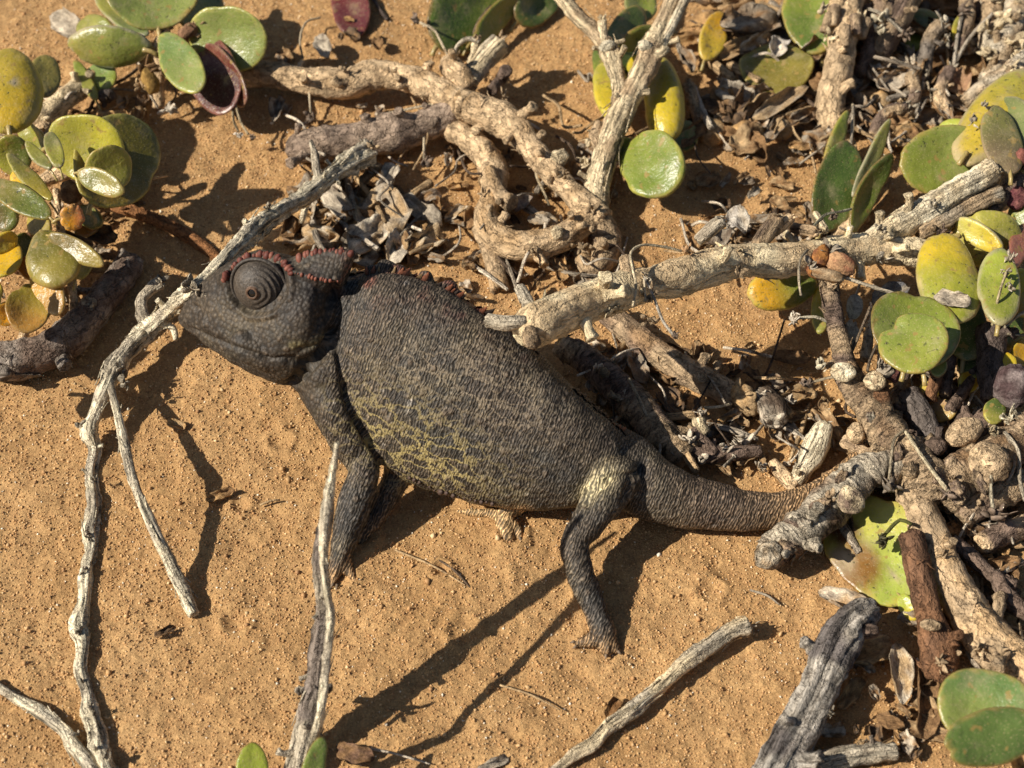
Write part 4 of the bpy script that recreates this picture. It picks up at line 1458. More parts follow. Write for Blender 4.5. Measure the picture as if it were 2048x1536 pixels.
# ------------------------------------------------------------------ the big bleached branch on the right
t = thing('bleached_branch', 'thick cream branch whose cut end overhangs the chameleon back', 'branch', P(1300, 580, 0))
kw = dict(segs=26, rough=0.10, knots=0.14, step=5, col2=W_PALE, dustc=(0.62, 0.42, 0.22))
branch(t, [(1048, 672, 352, 26), (1066, 655, 348, 44), (1110, 632, 338, 43), (1180, 604, 318, 40), (1240, 584, 300, 39), (1272, 574, 290, 36), (1302, 566, 280, 31), (1350, 556, 266, 37), (1420, 536, 246, 37), (1478, 522, 226, 33), (1550, 522, 206, 34), (1620, 514, 186, 33), (1700, 502, 166, 34), (1760, 498, 154, 31), (1840, 508, 142, 30), (1900, 522, 134, 28)], (0.88, 0.74, 0.48), M_CREAM, **kw)
branch(t, [(1742, 494, 162, 28), (1780, 462, 166, 30), (1822, 438, 172, 28), (1862, 416, 182, 27), (1910, 384, 196, 25), (1955, 360, 206, 24), (1984, 340, 212, 25)], W_PALE, M_WEATHERED, groove=0.2, segs=24, rough=0.12, step=5, col2=W_WHITE)
branch(t, [(1838, 468, 160, 17), (1880, 446, 166, 20), (1925, 420, 172, 20), (1965, 398, 178, 20), (1998, 384, 182, 21)], W_TAN, M_WEATHERED, groove=0.25, segs=20, rough=0.14, step=5, col2=W_GREY)
branch(t, [(1256, 560, 312, 15), (1254, 532, 320, 15), (1252, 518, 322, 14)], W_TAN, M_BARK, segs=14, name='spur', endcol=W_PALE)
branch(t, [(1050, 642, 372, 13), (1015, 646, 372, 15), (975, 642, 366, 14)], W_GREY, M_WEATHERED, groove=0.2, segs=16, name='spur', label='short grey broken stub')
branch(t, [(1060, 615, 340, 14), (1048, 590, 330, 13), (1040, 578, 322, 12)], W_GREY, M_WEATHERED, groove=0.2, segs=14, name='spur')
add('end_knot', lump(1062, 676, 366, 24, 18, 14, 70, (0.24, 0.18, 0.12), 0.4, 2.2, 22, col2=W_TAN), M_BARK, t)
for x, y, h, r, cl in ((1290, 560, 318, 24, W_GREY), (1300, 590, 312, 26, W_TAN), (1478, 545, 252, 20, W_TAN), (1480, 505, 256, 16, W_PALE), (1760, 520, 176, 22, W_GREY), (1765, 465, 186, 24, W_GREY), (1866, 412, 206, 18, W_GREY), (1880, 470, 186, 22, W_SHADE), (1995, 345, 224, 14, W_PALE), (1300, 640, 290, 22, W_TAN), (1180, 650, 300, 20, W_TAN)):
    add('torn_bark', burst(x, y, h, r, 9, cl), M_WEATHERED, t)
stalk(t, [(1266, 612, 336), (1272, 570, 340), (1264, 530, 346), (1262, 505, 344), (1285, 490, 330), (1330, 494, 312), (1362, 502, 298)], col=(0.66, 0.56, 0.38), r=2.8, head=(1372, 502, 296), hr=11, hcol=T_BROWN)
stalk(t, [(1290, 556, 330), (1308, 595, 316), (1325, 640, 300), (1345, 668, 292)], col=(0.66, 0.6, 0.5), r=3.0, head=(1350, 672, 290), hr=9)
stalk(t, [(1288, 560, 334), (1290, 585, 326), (1291, 600, 322)], r=2.4)
# buds, crusts and stubs along its top
for x, y, h, r, a, cl in ((1420, 462, 268, 30, -40, W_GREY), (1535, 465, 240, 34, -55, W_TAN), (1565, 450, 236, 24, -40, W_SAND), (1610, 460, 220, 24, 10, W_SAND), (1640, 445, 214, 18, 60, W_PALE)):
    branch(t, [(x - r * math.cos(math.radians(a)), y - r * math.sin(math.radians(a)), h - 12, r * 0.42), (x, y, h, r * 0.5), (x + r * math.cos(math.radians(a)), y + r * math.sin(math.radians(a)), h + 10, r * 0.46)], cl, M_WEATHERED, groove=0.3, segs=16, name='spur', col2=T_DARK)
    add('torn_bark', burst(x + r * math.cos(math.radians(a)), y + r * math.sin(math.radians(a)), h + 14, r * 0.6, 8, cl), M_DRY, t)
o = add('bud', lump(1638, 524, 210, 20, 34, 18, 20, (0.44, 0.20, 0.06), 0.3, 1.6, 26, col2=(0.24, 0.10, 0.05)), M_DRY, t, label='orange-brown bud')
o = add('bud', lump(1680, 530, 212, 32, 24, 18, 30, (0.36, 0.16, 0.09), 0.4, 1.8, 26, col2=(0.50, 0.30, 0.16)), M_DRY, t, label='reddish wrinkled bud')
add('bud_scale', merge([lump(1655, 550, 210, 34, 13, 18, 15, W_TAN, 0.3, 2.5, 20, col2=T_BROWN), burst(1618, 525, 220, 22, 7, T_GREY), burst(1660, 500, 226, 26, 8, T_GREY)]), M_DRY, t)
stalk(t, [(1615, 500, 232), (1600, 520, 236), (1598, 560, 230), (1602, 590, 224)], col=(0.45, 0.38, 0.27), head=None)
stalk(t, [(1625, 455, 226), (1650, 430, 226), (1680, 424, 220), (1702, 418, 216)], col=(0.44, 0.42, 0.30), r=2.8)
stalk(t, [(1680, 455, 200), (1710, 470, 192), (1728, 485, 186)], col=(0.36, 0.30, 0.22), head=(1668, 432, 214), hr=10)
stalk(t, [(1690, 555, 200), (1740, 572, 196), (1790, 588, 196), (1800, 594, 196)], col=(0.46, 0.40, 0.30), r=4)
add('leaf', leaf((1632, 560, 70), (1497, 594, 62), 88, 8, (0.12, 0.15, 0.025), G_ORA, RIM_YEL, 30, -0.08, 0.0, 1.1), M_LEAF, t)
add('leaf', leaf((1650, 570, 60), (1640, 672, 40), 44, 10, G_YEL, G_OLIVE, RIM_YEL, 18), M_LEAF, t)

# roots and old wood lying in the shade between the back and the big branch
t = thing('old_root', 'dark shaded root running along the back of the chameleon', 'root', P(1300, 830, 0))
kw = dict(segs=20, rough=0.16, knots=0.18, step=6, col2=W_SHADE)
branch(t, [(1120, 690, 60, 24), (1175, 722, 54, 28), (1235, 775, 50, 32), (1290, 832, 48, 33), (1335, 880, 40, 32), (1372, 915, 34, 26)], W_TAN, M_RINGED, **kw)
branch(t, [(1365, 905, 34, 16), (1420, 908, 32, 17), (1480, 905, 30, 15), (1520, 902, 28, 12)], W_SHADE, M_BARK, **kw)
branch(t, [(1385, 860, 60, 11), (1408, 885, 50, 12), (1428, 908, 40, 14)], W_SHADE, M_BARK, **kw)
branch(t, [(1398, 838, 70, 14), (1400, 852, 64, 14), (1412, 866, 58, 12)], W_PALE, M_WEATHERED, segs=14, name='spur')
node_bursts(t, [(1375, 880, 66, 26), (1350, 905, 50, 20), (1405, 918, 46, 22), (1470, 880, 40, 26), (1450, 900, 44, 24), (1490, 885, 38, 22), (1402, 826, 78, 14), (1520, 932, 36, 18), (1200, 740, 80, 22), (1250, 790, 74, 20)], M_DRY, T_PALE, 9)
stalk(t, [(1258, 758, 100), (1272, 785, 92), (1288, 820, 84), (1293, 832, 82)], col=(0.40, 0.34, 0.24), r=3.4)
stalk(t, [(1410, 815, 62), (1435, 814, 58), (1462, 808, 50)], r=3)
stalk(t, [(1385, 822, 50), (1402, 795, 48), (1420, 762, 46)], col=T_DARK, r=2)

t = thing('old_root', 'smooth brown root half in shade running down under the cream branch', 'root', P(1380, 740, 0))
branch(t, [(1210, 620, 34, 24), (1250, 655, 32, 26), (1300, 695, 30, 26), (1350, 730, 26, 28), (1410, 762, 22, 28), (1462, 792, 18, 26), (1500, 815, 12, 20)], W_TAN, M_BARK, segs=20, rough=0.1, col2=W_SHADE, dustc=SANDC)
add('torn_bark', merge([lump(1492, 800, 40, 34, 24, 22, 60, T_TAN, 0.4, 2, 22, col2=SANDC), burst(1490, 790, 50, 36, 9, T_TAN)]), M_DRY, t)
branch(t, [(1520, 790, 36, 22), (1545, 815, 40, 28), (1552, 840, 42, 26)], T_PALE, M_WEATHERED, groove=0.3, rough=0.3, segs=18, name='spur', col2=T_DARK)
node_bursts(t, [(1552, 845, 52, 26), (1530, 790, 50, 24), (1580, 800, 40, 20)], M_DRY, T_PALE, 10)

t = thing('broken_stub', 'pale ribbed broken stub on sand above the tail', 'twig', P(1610, 920, 0))
branch(t, [(1572, 960, 8, 14), (1592, 962, 12, 16), (1606, 940, 18, 17), (1618, 920, 24, 22), (1634, 890, 34, 24), (1645, 862, 44, 20), (1650, 850, 48, 16)], W_PALE, M_WEATHERED, groove=0.28, rough=0.16, segs=20, col2=W_WHITE)
branch(t, [(1545, 925, 14, 12), (1570, 955, 12, 15), (1592, 972, 10, 17)], W_SAND, M_BARK, segs=16)
node_bursts(t, [(1650, 850, 50, 18), (1600, 935, 30, 16), (1525, 935, 18, 14)], M_DRY, T_PALE, 8)


# ------------------------------------------------------------------ fat-leaved bushes
t = thing('dollar_bush', 'dollar bush of grey-green round leaves with one dark red leaf, top left', 'bush', P(320, 180, 0))
branch(t, [(318, 215, 10, 12), (318, 165, 50, 12), (324, 130, 90, 13), (320, 100, 118, 17), (328, 70, 132, 11), (334, 40, 140, 9)], W_SAND, M_BARK, segs=14, rough=0.25, step=4)
add('leaf', leaf((318, 64, 150), (292, -62, 190), 188, 6, G_BLUE, (0.15, 0.20, 0.06), RIM_TAN, 15, 0.10, 0.05, 1.2), M_LEAF, t)
add('leaf', leaf((375, 62, 112), (390, -60, 140), 122, 30, G_GREEN, G_DARK, RIM_TAN, 12), M_LEAF, t)
add('leaf', leaf((378, 66, 128), (541, 84, 140), 128, 8, G_BLUE, G_BLUE, RIM_YEL, 14, 0.12, 0.06, 1.1), M_LEAF, t)
add('leaf', leaf((326, 72, 152), (402, 188, 136), 78, 4, (0.15, 0.21, 0.055), G_BLUE, RIM_YEL, 14, 0.08, 0.05, 1.15), M_LEAF, t)
add('leaf', leaf((298, 100, 140), (130, 92, 134), 84, -22, (0.20, 0.23, 0.05), G_OLIVE, RIM_GREY, 20, -0.22, -0.12, 1.0), M_LEAF, t)
add('leaf', leaf((300, 84, 140), (196, 6, 136), 36, 34, (0.16, 0.20, 0.07), G_OLIVE, RIM_GREY, 14, 0.1, 0.1), M_LEAF, t)
add('leaf', leaf((230, 84, 92), (160, 44, 86), 62, 10, G_GREEN, G_OLIVE, RIM_RED, 12), M_LEAF, t)
o = add('leaf', leaf((395, 78, 104), (462, 222, 84), 104, 20, G_RED, (0.075, 0.022, 0.02), (0.26, 0.11, 0.08), 12, 0.18, 0.05, 1.2), M_LEAF, t, label='dark red leaf')
o = add('leaf', leaf((412, 92, 108), (496, 206, 92), 60, 42, (0.14, 0.04, 0.03), G_RED, (0.30, 0.16, 0.11), 10, 0.1, 0.06, 1.1), M_LEAF, t, label='dark red leaf')
add('leaf', leaf((196, 128, 70), (214, 184, 58), 64, 8, (0.20, 0.27, 0.08), G_GREEN, RIM_TAN, 12), M_LEAF, t)
add('leaf', leaf((196, 208, 60), (150, 124, 78), 26, 10, G_OLIVE, G_GREEN, RIM_TAN, 10), M_LEAF, t)
add('leaf', leaf((334, 120, 104), (350, 162, 92), 36, 10, G_YEL, G_OLIVE, RIM_YEL, 12), M_LEAF, t)
o = add('seed_capsule', merge([lump(300, 162, 112, 26, 17, 15, 70, (0.42, 0.26, 0.08), 0.2, 2, 20, rings=0.08), burst(300, 140, 118, 30, 9, T_BROWN), burst(285, 168, 104, 26, 7, T_TAN)]), M_DRY, t)
add('dry_bud', merge([lump(376, 62, 146, 22, 14, 12, -30, (0.30, 0.17, 0.10), 0.3, 2, 18), burst(390, 55, 150, 26, 9, T_TAN)]), M_DRY, t)
stalk(t, [(465, 205, 92), (467, 240, 70), (476, 262, 56)], col=(0.45, 0.36, 0.22), head=(478, 272, 52), hr=8, hcol=T_GREY)
stalk(t, [(470, 206, 92), (482, 245, 70), (496, 268, 56)], col=(0.40, 0.32, 0.2), head=(505, 276, 50), hr=7)
stalk(t, [(345, 165, 92), (352, 190, 70), (342, 205, 50)], col=T_DARK, r=2, head=(342, 218, 44), hr=15, hcol=T_GREY)
add('dry_bud', merge([lump(212, 192, 62, 18, 15, 14, 0, (0.14, 0.115, 0.10), 0.4, 2.2, 16), burst(215, 200, 60, 20, 8, T_DARK)]), M_DRY, t)

LEAF_H[0] = 1.7
LEAF_TINT[0] = np.array([1.28, 1.04, 0.72])
t = thing('dollar_bush', 'sprawling dollar bush of yellow-green leaves with brown buds at the left edge', 'bush', P(120, 400, 0))
branch(t, [(-30, 270, 60, 24), (40, 256, 64, 20), (90, 232, 64, 22), (135, 195, 60, 22), (180, 160, 52, 20), (205, 150, 44, 16)], W_PALE, M_BARK, segs=20, rough=0.2, knots=0.2, col2=W_SAND, dustc=SANDC)
branch(t, [(-40, 712, 36, 36), (20, 722, 36, 40), (75, 708, 36, 37), (130, 680, 36, 38), (178, 634, 34, 33), (215, 588, 32, 32), (245, 552, 26, 29), (262, 525, 16, 24)], (0.36, 0.31, 0.26), M_BARK, segs=26, rough=0.2, knots=0.3, step=5, col2=W_SHADE)
branch(t, [(70, 372, 120, 13), (105, 352, 132, 15), (135, 342, 140, 16), (150, 330, 146, 12)], W_SAND, M_BARK, segs=14, rough=0.28)
branch(t, [(140, 345, 136, 14), (100, 300, 110, 14), (85, 255, 80, 14)], W_SAND, M_BARK, segs=14, rough=0.28)
branch(t, [(228, 408, 30, 14), (285, 430, 22, 13), (345, 455, 16, 13), (395, 485, 10, 13), (440, 520, 4, 10)], (0.36, 0.17, 0.07), M_BARK, segs=14, rough=0.15, name='root')
branch(t, [(60, 470, 60, 9), (50, 500, 60, 9), (35, 545, 56, 8)], W_RED, M_BARK, segs=12)
add('torn_bark', merge([lump(180, 608, 62, 16, 14, 12, 30, T_GREY, 0.4, 2.2, 16), burst(180, 612, 66, 18, 8, T_GREY)]), M_DRY, t)
add('leaf', leaf((18, 262, 132), (12, 92, 160), 128, -14, (0.36, 0.30, 0.035), (0.27, 0.25, 0.045), RIM_YEL, 34, -0.16, -0.05, 1.0, spots=((22, 165, 10, (0.30, 0.25, 0.18)),)), M_LEAF, t)
add('leaf', leaf((78, 200, 84), (98, 114, 96), 66, 4, (0.15, 0.16, 0.07), (0.20, 0.21, 0.08), RIM_TAN, 12), M_LEAF, t)
add('leaf', leaf((98, 292, 128), (250, 292, 134), 136, 8, (0.26, 0.29, 0.06), G_LIME, RIM_YEL, 16, 0.14, 0.05, 1.0), M_LEAF, t)
add('leaf', leaf((180, 410, 96), (272, 248, 88), 172, 6, (0.16, 0.13, 0.025), (0.11, 0.115, 0.022), RIM_YEL, 16, 0.05, 0.04, 1.0), M_LEAF, t)
add('leaf', leaf((168, 338, 162), (264, 328, 150), 90, 10, G_BLUE, G_BLUE, RIM_TAN, 12, 0.2, 0.06), M_LEAF, t)
add('leaf', leaf((158, 344, 170), (252, 386, 166), 52, 10, (0.15, 0.18, 0.06), (0.18, 0.19, 0.055), RIM_TAN, 13, 0.1, 0.05), M_LEAF, t)
add('leaf', leaf((120, 338, 160), (96, 262, 168), 34, 6, G_BLUE, (0.16, 0.19, 0.09), RIM_GREY, 11), M_LEAF, t)
add('leaf', leaf((104, 344, 156), (54, 288, 160), 26, 20, (0.15, 0.18, 0.07), G_BLUE, RIM_GREY, 11), M_LEAF, t)
add('leaf', leaf((-10, 320, 104), (62, 298, 110), 84, 8, G_GREEN, G_DARK, RIM_TAN, 14), M_LEAF, t)
add('leaf', leaf((106, 412, 136), (18, 314, 140), 34, 26, G_OLIVE, (0.13, 0.15, 0.04), RIM_YEL, 13), M_LEAF, t)
add('leaf', leaf((100, 434, 140), (-16, 366, 136), 56, 14, G_DARK, (0.13, 0.14, 0.04), RIM_TAN, 14), M_LEAF, t)
add('leaf', leaf((30, 344, 120), (62, 384, 118), 42, 10, G_YEL, G_GREEN, RIM_YEL, 14), M_LEAF, t)
add('leaf', leaf((-26, 428, 110), (40, 438, 108), 60, 8, (0.11, 0.10, 0.05), G_DARK, RIM_TAN, 16), M_LEAF, t)
o = add('leaf', leaf((118, 436, 146), (170, 432, 140), 56, 10, G_ORA, (0.30, 0.13, 0.06), (0.30, 0.10, 0.06), 16, 0.1, 0.1, 1.0, jag=0.2), M_LEAF, t, label='small orange leaf')
add('leaf', leaf((84, 466, 108), (126, 572, 96), 112, 8, (0.10, 0.11, 0.03), (0.19, 0.19, 0.05), RIM_TAN, 28, -0.1, 0.05, 1.1), M_LEAF, t)
add('leaf', leaf((98, 470, 116), (208, 530, 108), 44, 16, (0.14, 0.13, 0.06), (0.20, 0.19, 0.06), RIM_TAN, 14), M_LEAF, t)
add('leaf', leaf((-10, 470, 80), (16, 556, 84), 88, 6, (0.44, 0.33, 0.03), G_YEL, RIM_YEL, 16), M_LEAF, t)
add('leaf', leaf((72, 566, 72), (46, 670, 64), 86, 6, G_OLIVE, (0.30, 0.19, 0.055), (0.28, 0.17, 0.06), 13, 0.12, 0.05, 1.2), M_LEAF, t)
add('leaf', leaf((72, 536, 84), (126, 632, 70), 66, 26, (0.36, 0.23, 0.025), (0.24, 0.15, 0.03), (0.40, 0.28, 0.12), 13), M_LEAF, t)
add('leaf', leaf((-16, 500, 92), (34, 470, 96), 40, 12, G_OLIVE, G_YEL, RIM_YEL, 13), M_LEAF, t)
add('leaf', leaf((-30, 560, 66), (-2, 604, 62), 46, 6, G_YEL, G_OLIVE, RIM_YEL, 12), M_LEAF, t)
for bx, by, tx, ty, w_, h_, c_ in ((60, 360, 10, 320, 40, 70, G_DARK), (150, 420, 210, 450, 44, 60, G_DARK), (60, 430, 100, 470, 50, 80, G_OLIVE), (130, 330, 185, 250, 60, 70, G_DARK), (40, 250, 95, 300, 44, 70, G_GREEN), (20, 520, 60, 470, 46, 60, G_DARK), (90, 560, 40, 520, 46, 56, G_BROWN), (150, 560, 180, 500, 36, 60, G_OLIVE), (-10, 640, 40, 610, 50, 40, G_ORA), (110, 610, 70, 560, 50, 40, G_DARK), (200, 440, 150, 470, 36, 40, G_BROWN)):
    add('leaf', leaf((bx, by, h_), (tx, ty, h_ + 8), w_, 12, c_, np.asarray(c_) * 0.8, RIM_TAN, 13), M_LEAF, t)
for pts in ([(40, 690, 50, 9), (70, 600, 60, 9), (84, 520, 80, 8), (92, 460, 110, 7)], [(150, 640, 50, 9), (140, 540, 70, 9), (120, 450, 110, 8), (112, 380, 130, 7)], [(90, 232, 64, 9), (110, 300, 90, 8), (150, 350, 130, 8)], [(-30, 500, 50, 9), (20, 440, 90, 8), (70, 390, 120, 8)]):
    branch(t, pts, W_SAND, M_BARK, segs=12, rough=0.25)
add('bud', lump(140, 274, 166, 18, 20, 16, 60, (0.17, 0.10, 0.075), 0.18, 2, 18, col2=(0.09, 0.06, 0.05)), M_DRY, t)
add('bud', lump(160, 296, 172, 30, 14, 14, -75, (0.22, 0.13, 0.095), 0.15, 2, 18, col2=(0.13, 0.08, 0.06)), M_DRY, t)
add('bud', lump(143, 384, 150, 24, 25, 18, 30, (0.14, 0.085, 0.055), 0.2, 2, 20, col2=(0.24, 0.17, 0.11)), M_DRY, t)
add('bud', merge([lump(195, 318, 170, 20, 17, 12, 0, (0.32, 0.27, 0.10), 0.3, 3, 20, col2=G_OLIVE), burst(200, 318, 176, 24, 12, (0.32, 0.30, 0.10))]), M_LEAF, t)

for bx, by, tx, ty, w_, h_, c_ in ((-20, 560, -90, 590, 90, 130, G_OLIVE), (-60, 640, -20, 560, 80, 120, G_GREEN), (-90, 690, -30, 650, 80, 120, G_OLIVE), (-30, 480, -110, 500, 100, 130, G_GREEN), (-120, 640, -60, 600, 90, 130, G_YEL), (-150, 700, -80, 720, 90, 120, G_GREEN)):
    add('leaf', leaf((bx, by, h_), (tx, ty, h_ + 10), w_, 10, c_, np.asarray(c_) * 0.85, RIM_YEL, 14), M_LEAF, t)
LEAF_H[0] = 1.0
LEAF_TINT[0] = np.ones(3)

t = thing('dollar_bush', 'deep green fat leaf pair cut off by the top edge', 'bush', P(950, 60, 0))
add('leaf', leaf((872, 92, 44), (995, -50, 70), 150, 6, (0.085, 0.135, 0.026), G_GREEN, RIM_RED, 18, 0.08, 0.06, 1.1), M_LEAF, t)
add('leaf', leaf((935, 92, 40), (1040, -16, 66), 48, 30, G_GREEN, G_OLIVE, RIM_RED, 14), M_LEAF, t)
add('leaf', leaf((1030, 46, 30), (1110, -30, 44), 80, 10, G_DARK, G_DARK, RIM_RED, 14), M_LEAF, t)
branch(t, [(960, 98, 10, 10), (955, 60, 30, 9), (985, 0, 40, 9), (1010, -40, 50, 9)], W_SHADE, segs=12)

t = thing('fallen_leaf', 'dark crimson leaf on the sand by the top edge', 'leaf', P(710, 30, 0))
add('blade', leaf((690, -32, 22), (716, 74, 10), 78, 4, (0.16, 0.035, 0.035), (0.11, 0.025, 0.028), (0.20, 0.06, 0.05), 12, 0.2, 0.1), M_LEAF, t)
branch(t, [(735, -20, 14, 4), (760, 20, 8, 4), (775, 40, 4, 4)], W_DARK, segs=8, name='petiole')

t = thing('dollar_bush', 'two thin upright green leaves standing on edge above the cream branch', 'bush', P(1680, 460, 0))
add('leaf', leaf((1640, 462, 40), (1700, 284, 130), 96, 26, G_DARK, (0.09, 0.145, 0.03), RIM_RED, 13, 0.08, 0.06, 0.8), M_LEAF, t)
add('leaf', leaf((1646, 350, 100), (1692, 224, 140), 30, 30, G_OLIVE, G_GREEN, RIM_TAN, 12), M_LEAF, t)
add('leaf', leaf((1692, 466, 40), (1772, 306, 120), 44, 40, G_GREEN, G_DARK, RIM_RED, 13, 0.06, 0.06), M_LEAF, t)
add('leaf', leaf((1702, 396, 70), (1778, 240, 130), 28, 30, (0.14, 0.16, 0.08), G_OLIVE, RIM_GREY, 12), M_LEAF, t)
branch(t, [(1668, 470, 20, 14), (1690, 458, 34, 13), (1706, 445, 44, 12), (1712, 420, 50, 9)], W_SAND, M_BARK, segs=12, rough=0.25)
stalk(t, [(1702, 290, 110), (1704, 250, 116), (1706, 212, 120)], r=3, col=(0.42, 0.36, 0.27))

t = thing('dollar_bush', 'crowded bush of yellow and green leaves on the right edge with crusted rims', 'bush', P(1940, 480, 0))
branch(t, [(1930, 560, 60, 20), (1950, 500, 110, 18), (1985, 420, 150, 16), (2020, 380, 170, 16), (2070, 340, 180, 16)], W_SHADE, segs=16)
add('leaf', leaf((1975, 300, 130), (1794, 346, 116), 142, 8, G_BLUE, G_GREEN, RIM_TAN, 15, 0.10, 0.05, 1.1, jag=0.06), M_LEAF, t)
add('leaf', leaf((1960, 300, 104), (1880, 250, 106), 70, 10, G_YEL, G_LIME, RIM_YEL, 14), M_LEAF, t)
add('leaf', leaf((1928, 312, 170), (2076, 140, 190), 118, -28, (0.42, 0.31, 0.03), (0.34, 0.30, 0.04), (0.40, 0.33, 0.22), 24, -0.16, -0.1, 1.1, rimw=0.16, warp=0.06), M_LEAF, t)
add('leaf', leaf((2050, 350, 190), (2006, 192, 206), 100, 6, (0.15, 0.19, 0.07), (0.18, 0.20, 0.07), RIM_GREY, 14), M_LEAF, t)
for bx, by, tx, ty, w_, h_, c_ in ((2000, 520, 1950, 440, 60, 110, G_OLIVE), (1960, 560, 1990, 620, 60, 110, G_DARK), (2040, 480, 2060, 400, 60, 120, G_DARK), (1900, 460, 1940, 400, 50, 120, G_YEL), (1990, 690, 2040, 650, 60, 90, G_OLIVE), (2030, 740, 2060, 680, 50, 90, G_ORA), (1870, 560, 1840, 500, 44, 90, G_DARK), (2010, 250, 2050, 200, 60, 150, G_YEL), (1950, 760, 1930, 700, 50, 70, G_DARK)):
    add('leaf', leaf((bx, by, h_), (tx, ty, h_ + 8), w_, 12, c_, np.asarray(c_) * 0.85, RIM_YEL, 15), M_LEAF, t)
for pts in ([(1960, 640, 60, 10), (1950, 560, 120, 10), (1920, 500, 150, 9)], [(2040, 560, 60, 12), (2010, 480, 110, 11), (1990, 420, 140, 10), (2010, 360, 180, 9)], [(1990, 330, 180, 9), (1990, 300, 170, 9), (2010, 270, 160, 9)]):
    branch(t, pts, W_TAN, M_BARK, segs=12, rough=0.25)
o = add('leaf', leaf((2022, 350, 214), (1990, 212, 226), 76, 24, (0.16, 0.12, 0.065), (0.17, 0.165, 0.05), (0.30, 0.22, 0.13), 16, -0.1, 0.04), M_LEAF, t, label='dusty brown-green leaf')
add('leaf', leaf((2030, 400, 150), (2080, 440, 150), 90, 10, G_BLUE, G_BLUE, RIM_TAN, 16), M_LEAF, t)
add('bud', lump(2034, 396, 170, 19, 22, 10, 0, (0.13, 0.04, 0.05), 0.3, 2, 22, col2=(0.24, 0.10, 0.09)), M_DRY, t, label='maroon bud')
add('bud', lump(2042, 314, 220, 13, 17, 9, 0, (0.36, 0.14, 0.11), 0.4, 2, 18), M_DRY, t)
add('leaf', leaf((1908, 470, 150), (2046, 490, 140), 120, 10, (0.38, 0.34, 0.06), (0.25, 0.24, 0.045), RIM_YEL, 24, -0.12, -0.08, 1.1), M_LEAF, t)
add('leaf', leaf((1912, 440, 166), (2010, 500, 170), 44, 20, (0.50, 0.44, 0.09), G_YEL, RIM_GREY, 18), M_LEAF, t)
o = add('leaf', leaf((2020, 540, 150), (2050, 450, 150), 40, 20, (0.36, 0.14, 0.10), (0.25, 0.10, 0.07), RIM_RED, 14), M_LEAF, t, label='pinkish leaf')
add('leaf', leaf((1910, 648, 188), (1884, 458, 204), 124, 10, (0.27, 0.28, 0.035), (0.50, 0.37, 0.025), (0.46, 0.36, 0.20), 26, -0.12, -0.05, 0.9), M_LEAF, t)
add('leaf', leaf((1996, 652, 196), (2000, 498, 210), 86, 14, (0.25, 0.27, 0.045), G_LIME, (0.36, 0.31, 0.20), 18, -0.06, 0.04, 1.0, rimw=0.12), M_LEAF, t)
add('leaf', leaf((2050, 640, 150), (2040, 540, 160), 60, 10, G_ORA, G_YEL, RIM_YEL, 16), M_LEAF, t)
add('leaf', leaf((2000, 660, 110), (2070, 600, 120), 70, 10, G_DARK, G_OLIVE, RIM_YEL, 14), M_LEAF, t)
add('leaf', leaf((1926, 726, 90), (1936, 604, 110), 84, 10, G_DARK, (0.085, 0.125, 0.04), RIM_TAN, 14), M_LEAF, t)
for x, y, h, r in ((2010, 545, 226, 22), (2020, 575, 224, 18), (1968, 210, 214, 16), (1945, 245, 206, 16), (2020, 520, 220, 18)):
    add('crust', burst(x, y, h, r, 8, W_GREY), M_DRY, t)
stalk(t, [(1985, 650, 160), (1998, 590, 222), (2012, 545, 236)], col=(0.45, 0.38, 0.22), r=3)
stalk(t, [(2010, 655, 150), (2030, 635, 160), (2060, 618, 170)], col=(0.46, 0.40, 0.28), r=3.4)
stalk(t, [(2016, 668, 150), (2060, 672, 150)], col=(0.46, 0.40, 0.28), r=3)

t = thing('dollar_bush', 'green notched leaf with a smaller yellow-green one in front, right of the upright knobbed stem', 'bush', P(1840, 760, 0))
add('leaf', leaf((1808, 742, 170), (1846, 588, 196), 180, 6, G_BLUE, G_GREEN, RIM_RED, 15, 0.10, 0.05, 1.1, notch=((10, 0.10, 12), (150, 0.08, 10)), warp=0.05), M_LEAF, t)
add('leaf', leaf((1848, 750, 222), (1806, 636, 236), 138, 6, (0.25, 0.27, 0.045), (0.20, 0.24, 0.045), RIM_TAN, 18, 0.06, 0.08, 1.1, notch=((28, 0.24, 13),), warp=0.05), M_LEAF, t)
add('leaf', leaf((1880, 716, 160), (1876, 756, 150), 34, 16, G_BLUE, (0.20, 0.24, 0.09), RIM_RED, 11), M_LEAF, t)
branch(t, [(1860, 800, 60, 13), (1870, 760, 90, 13), (1880, 720, 110, 12)], W_RED, segs=14)
branch(t, [(1796, 752, 120, 16), (1780, 745, 120, 14)], (0.20, 0.085, 0.07), segs=14)
add('dry_bud', merge([lump(1772, 742, 130, 18, 14, 12, 20, T_GREY, 0.4, 2, 16), burst(1766, 735, 134, 22, 9, T_PALE)]), M_DRY, t)
add('leaf', leaf((1850, 764, 80), (1866, 800, 60), 40, 10, G_YEL, G_ORA, RIM_YEL, 14), M_LEAF, t)
add('leaf', leaf((1880, 800, 50), (1890, 845, 40), 60, 8, (0.40, 0.25, 0.13), (0.42, 0.28, 0.08), RIM_TAN, 12), M_LEAF, t)

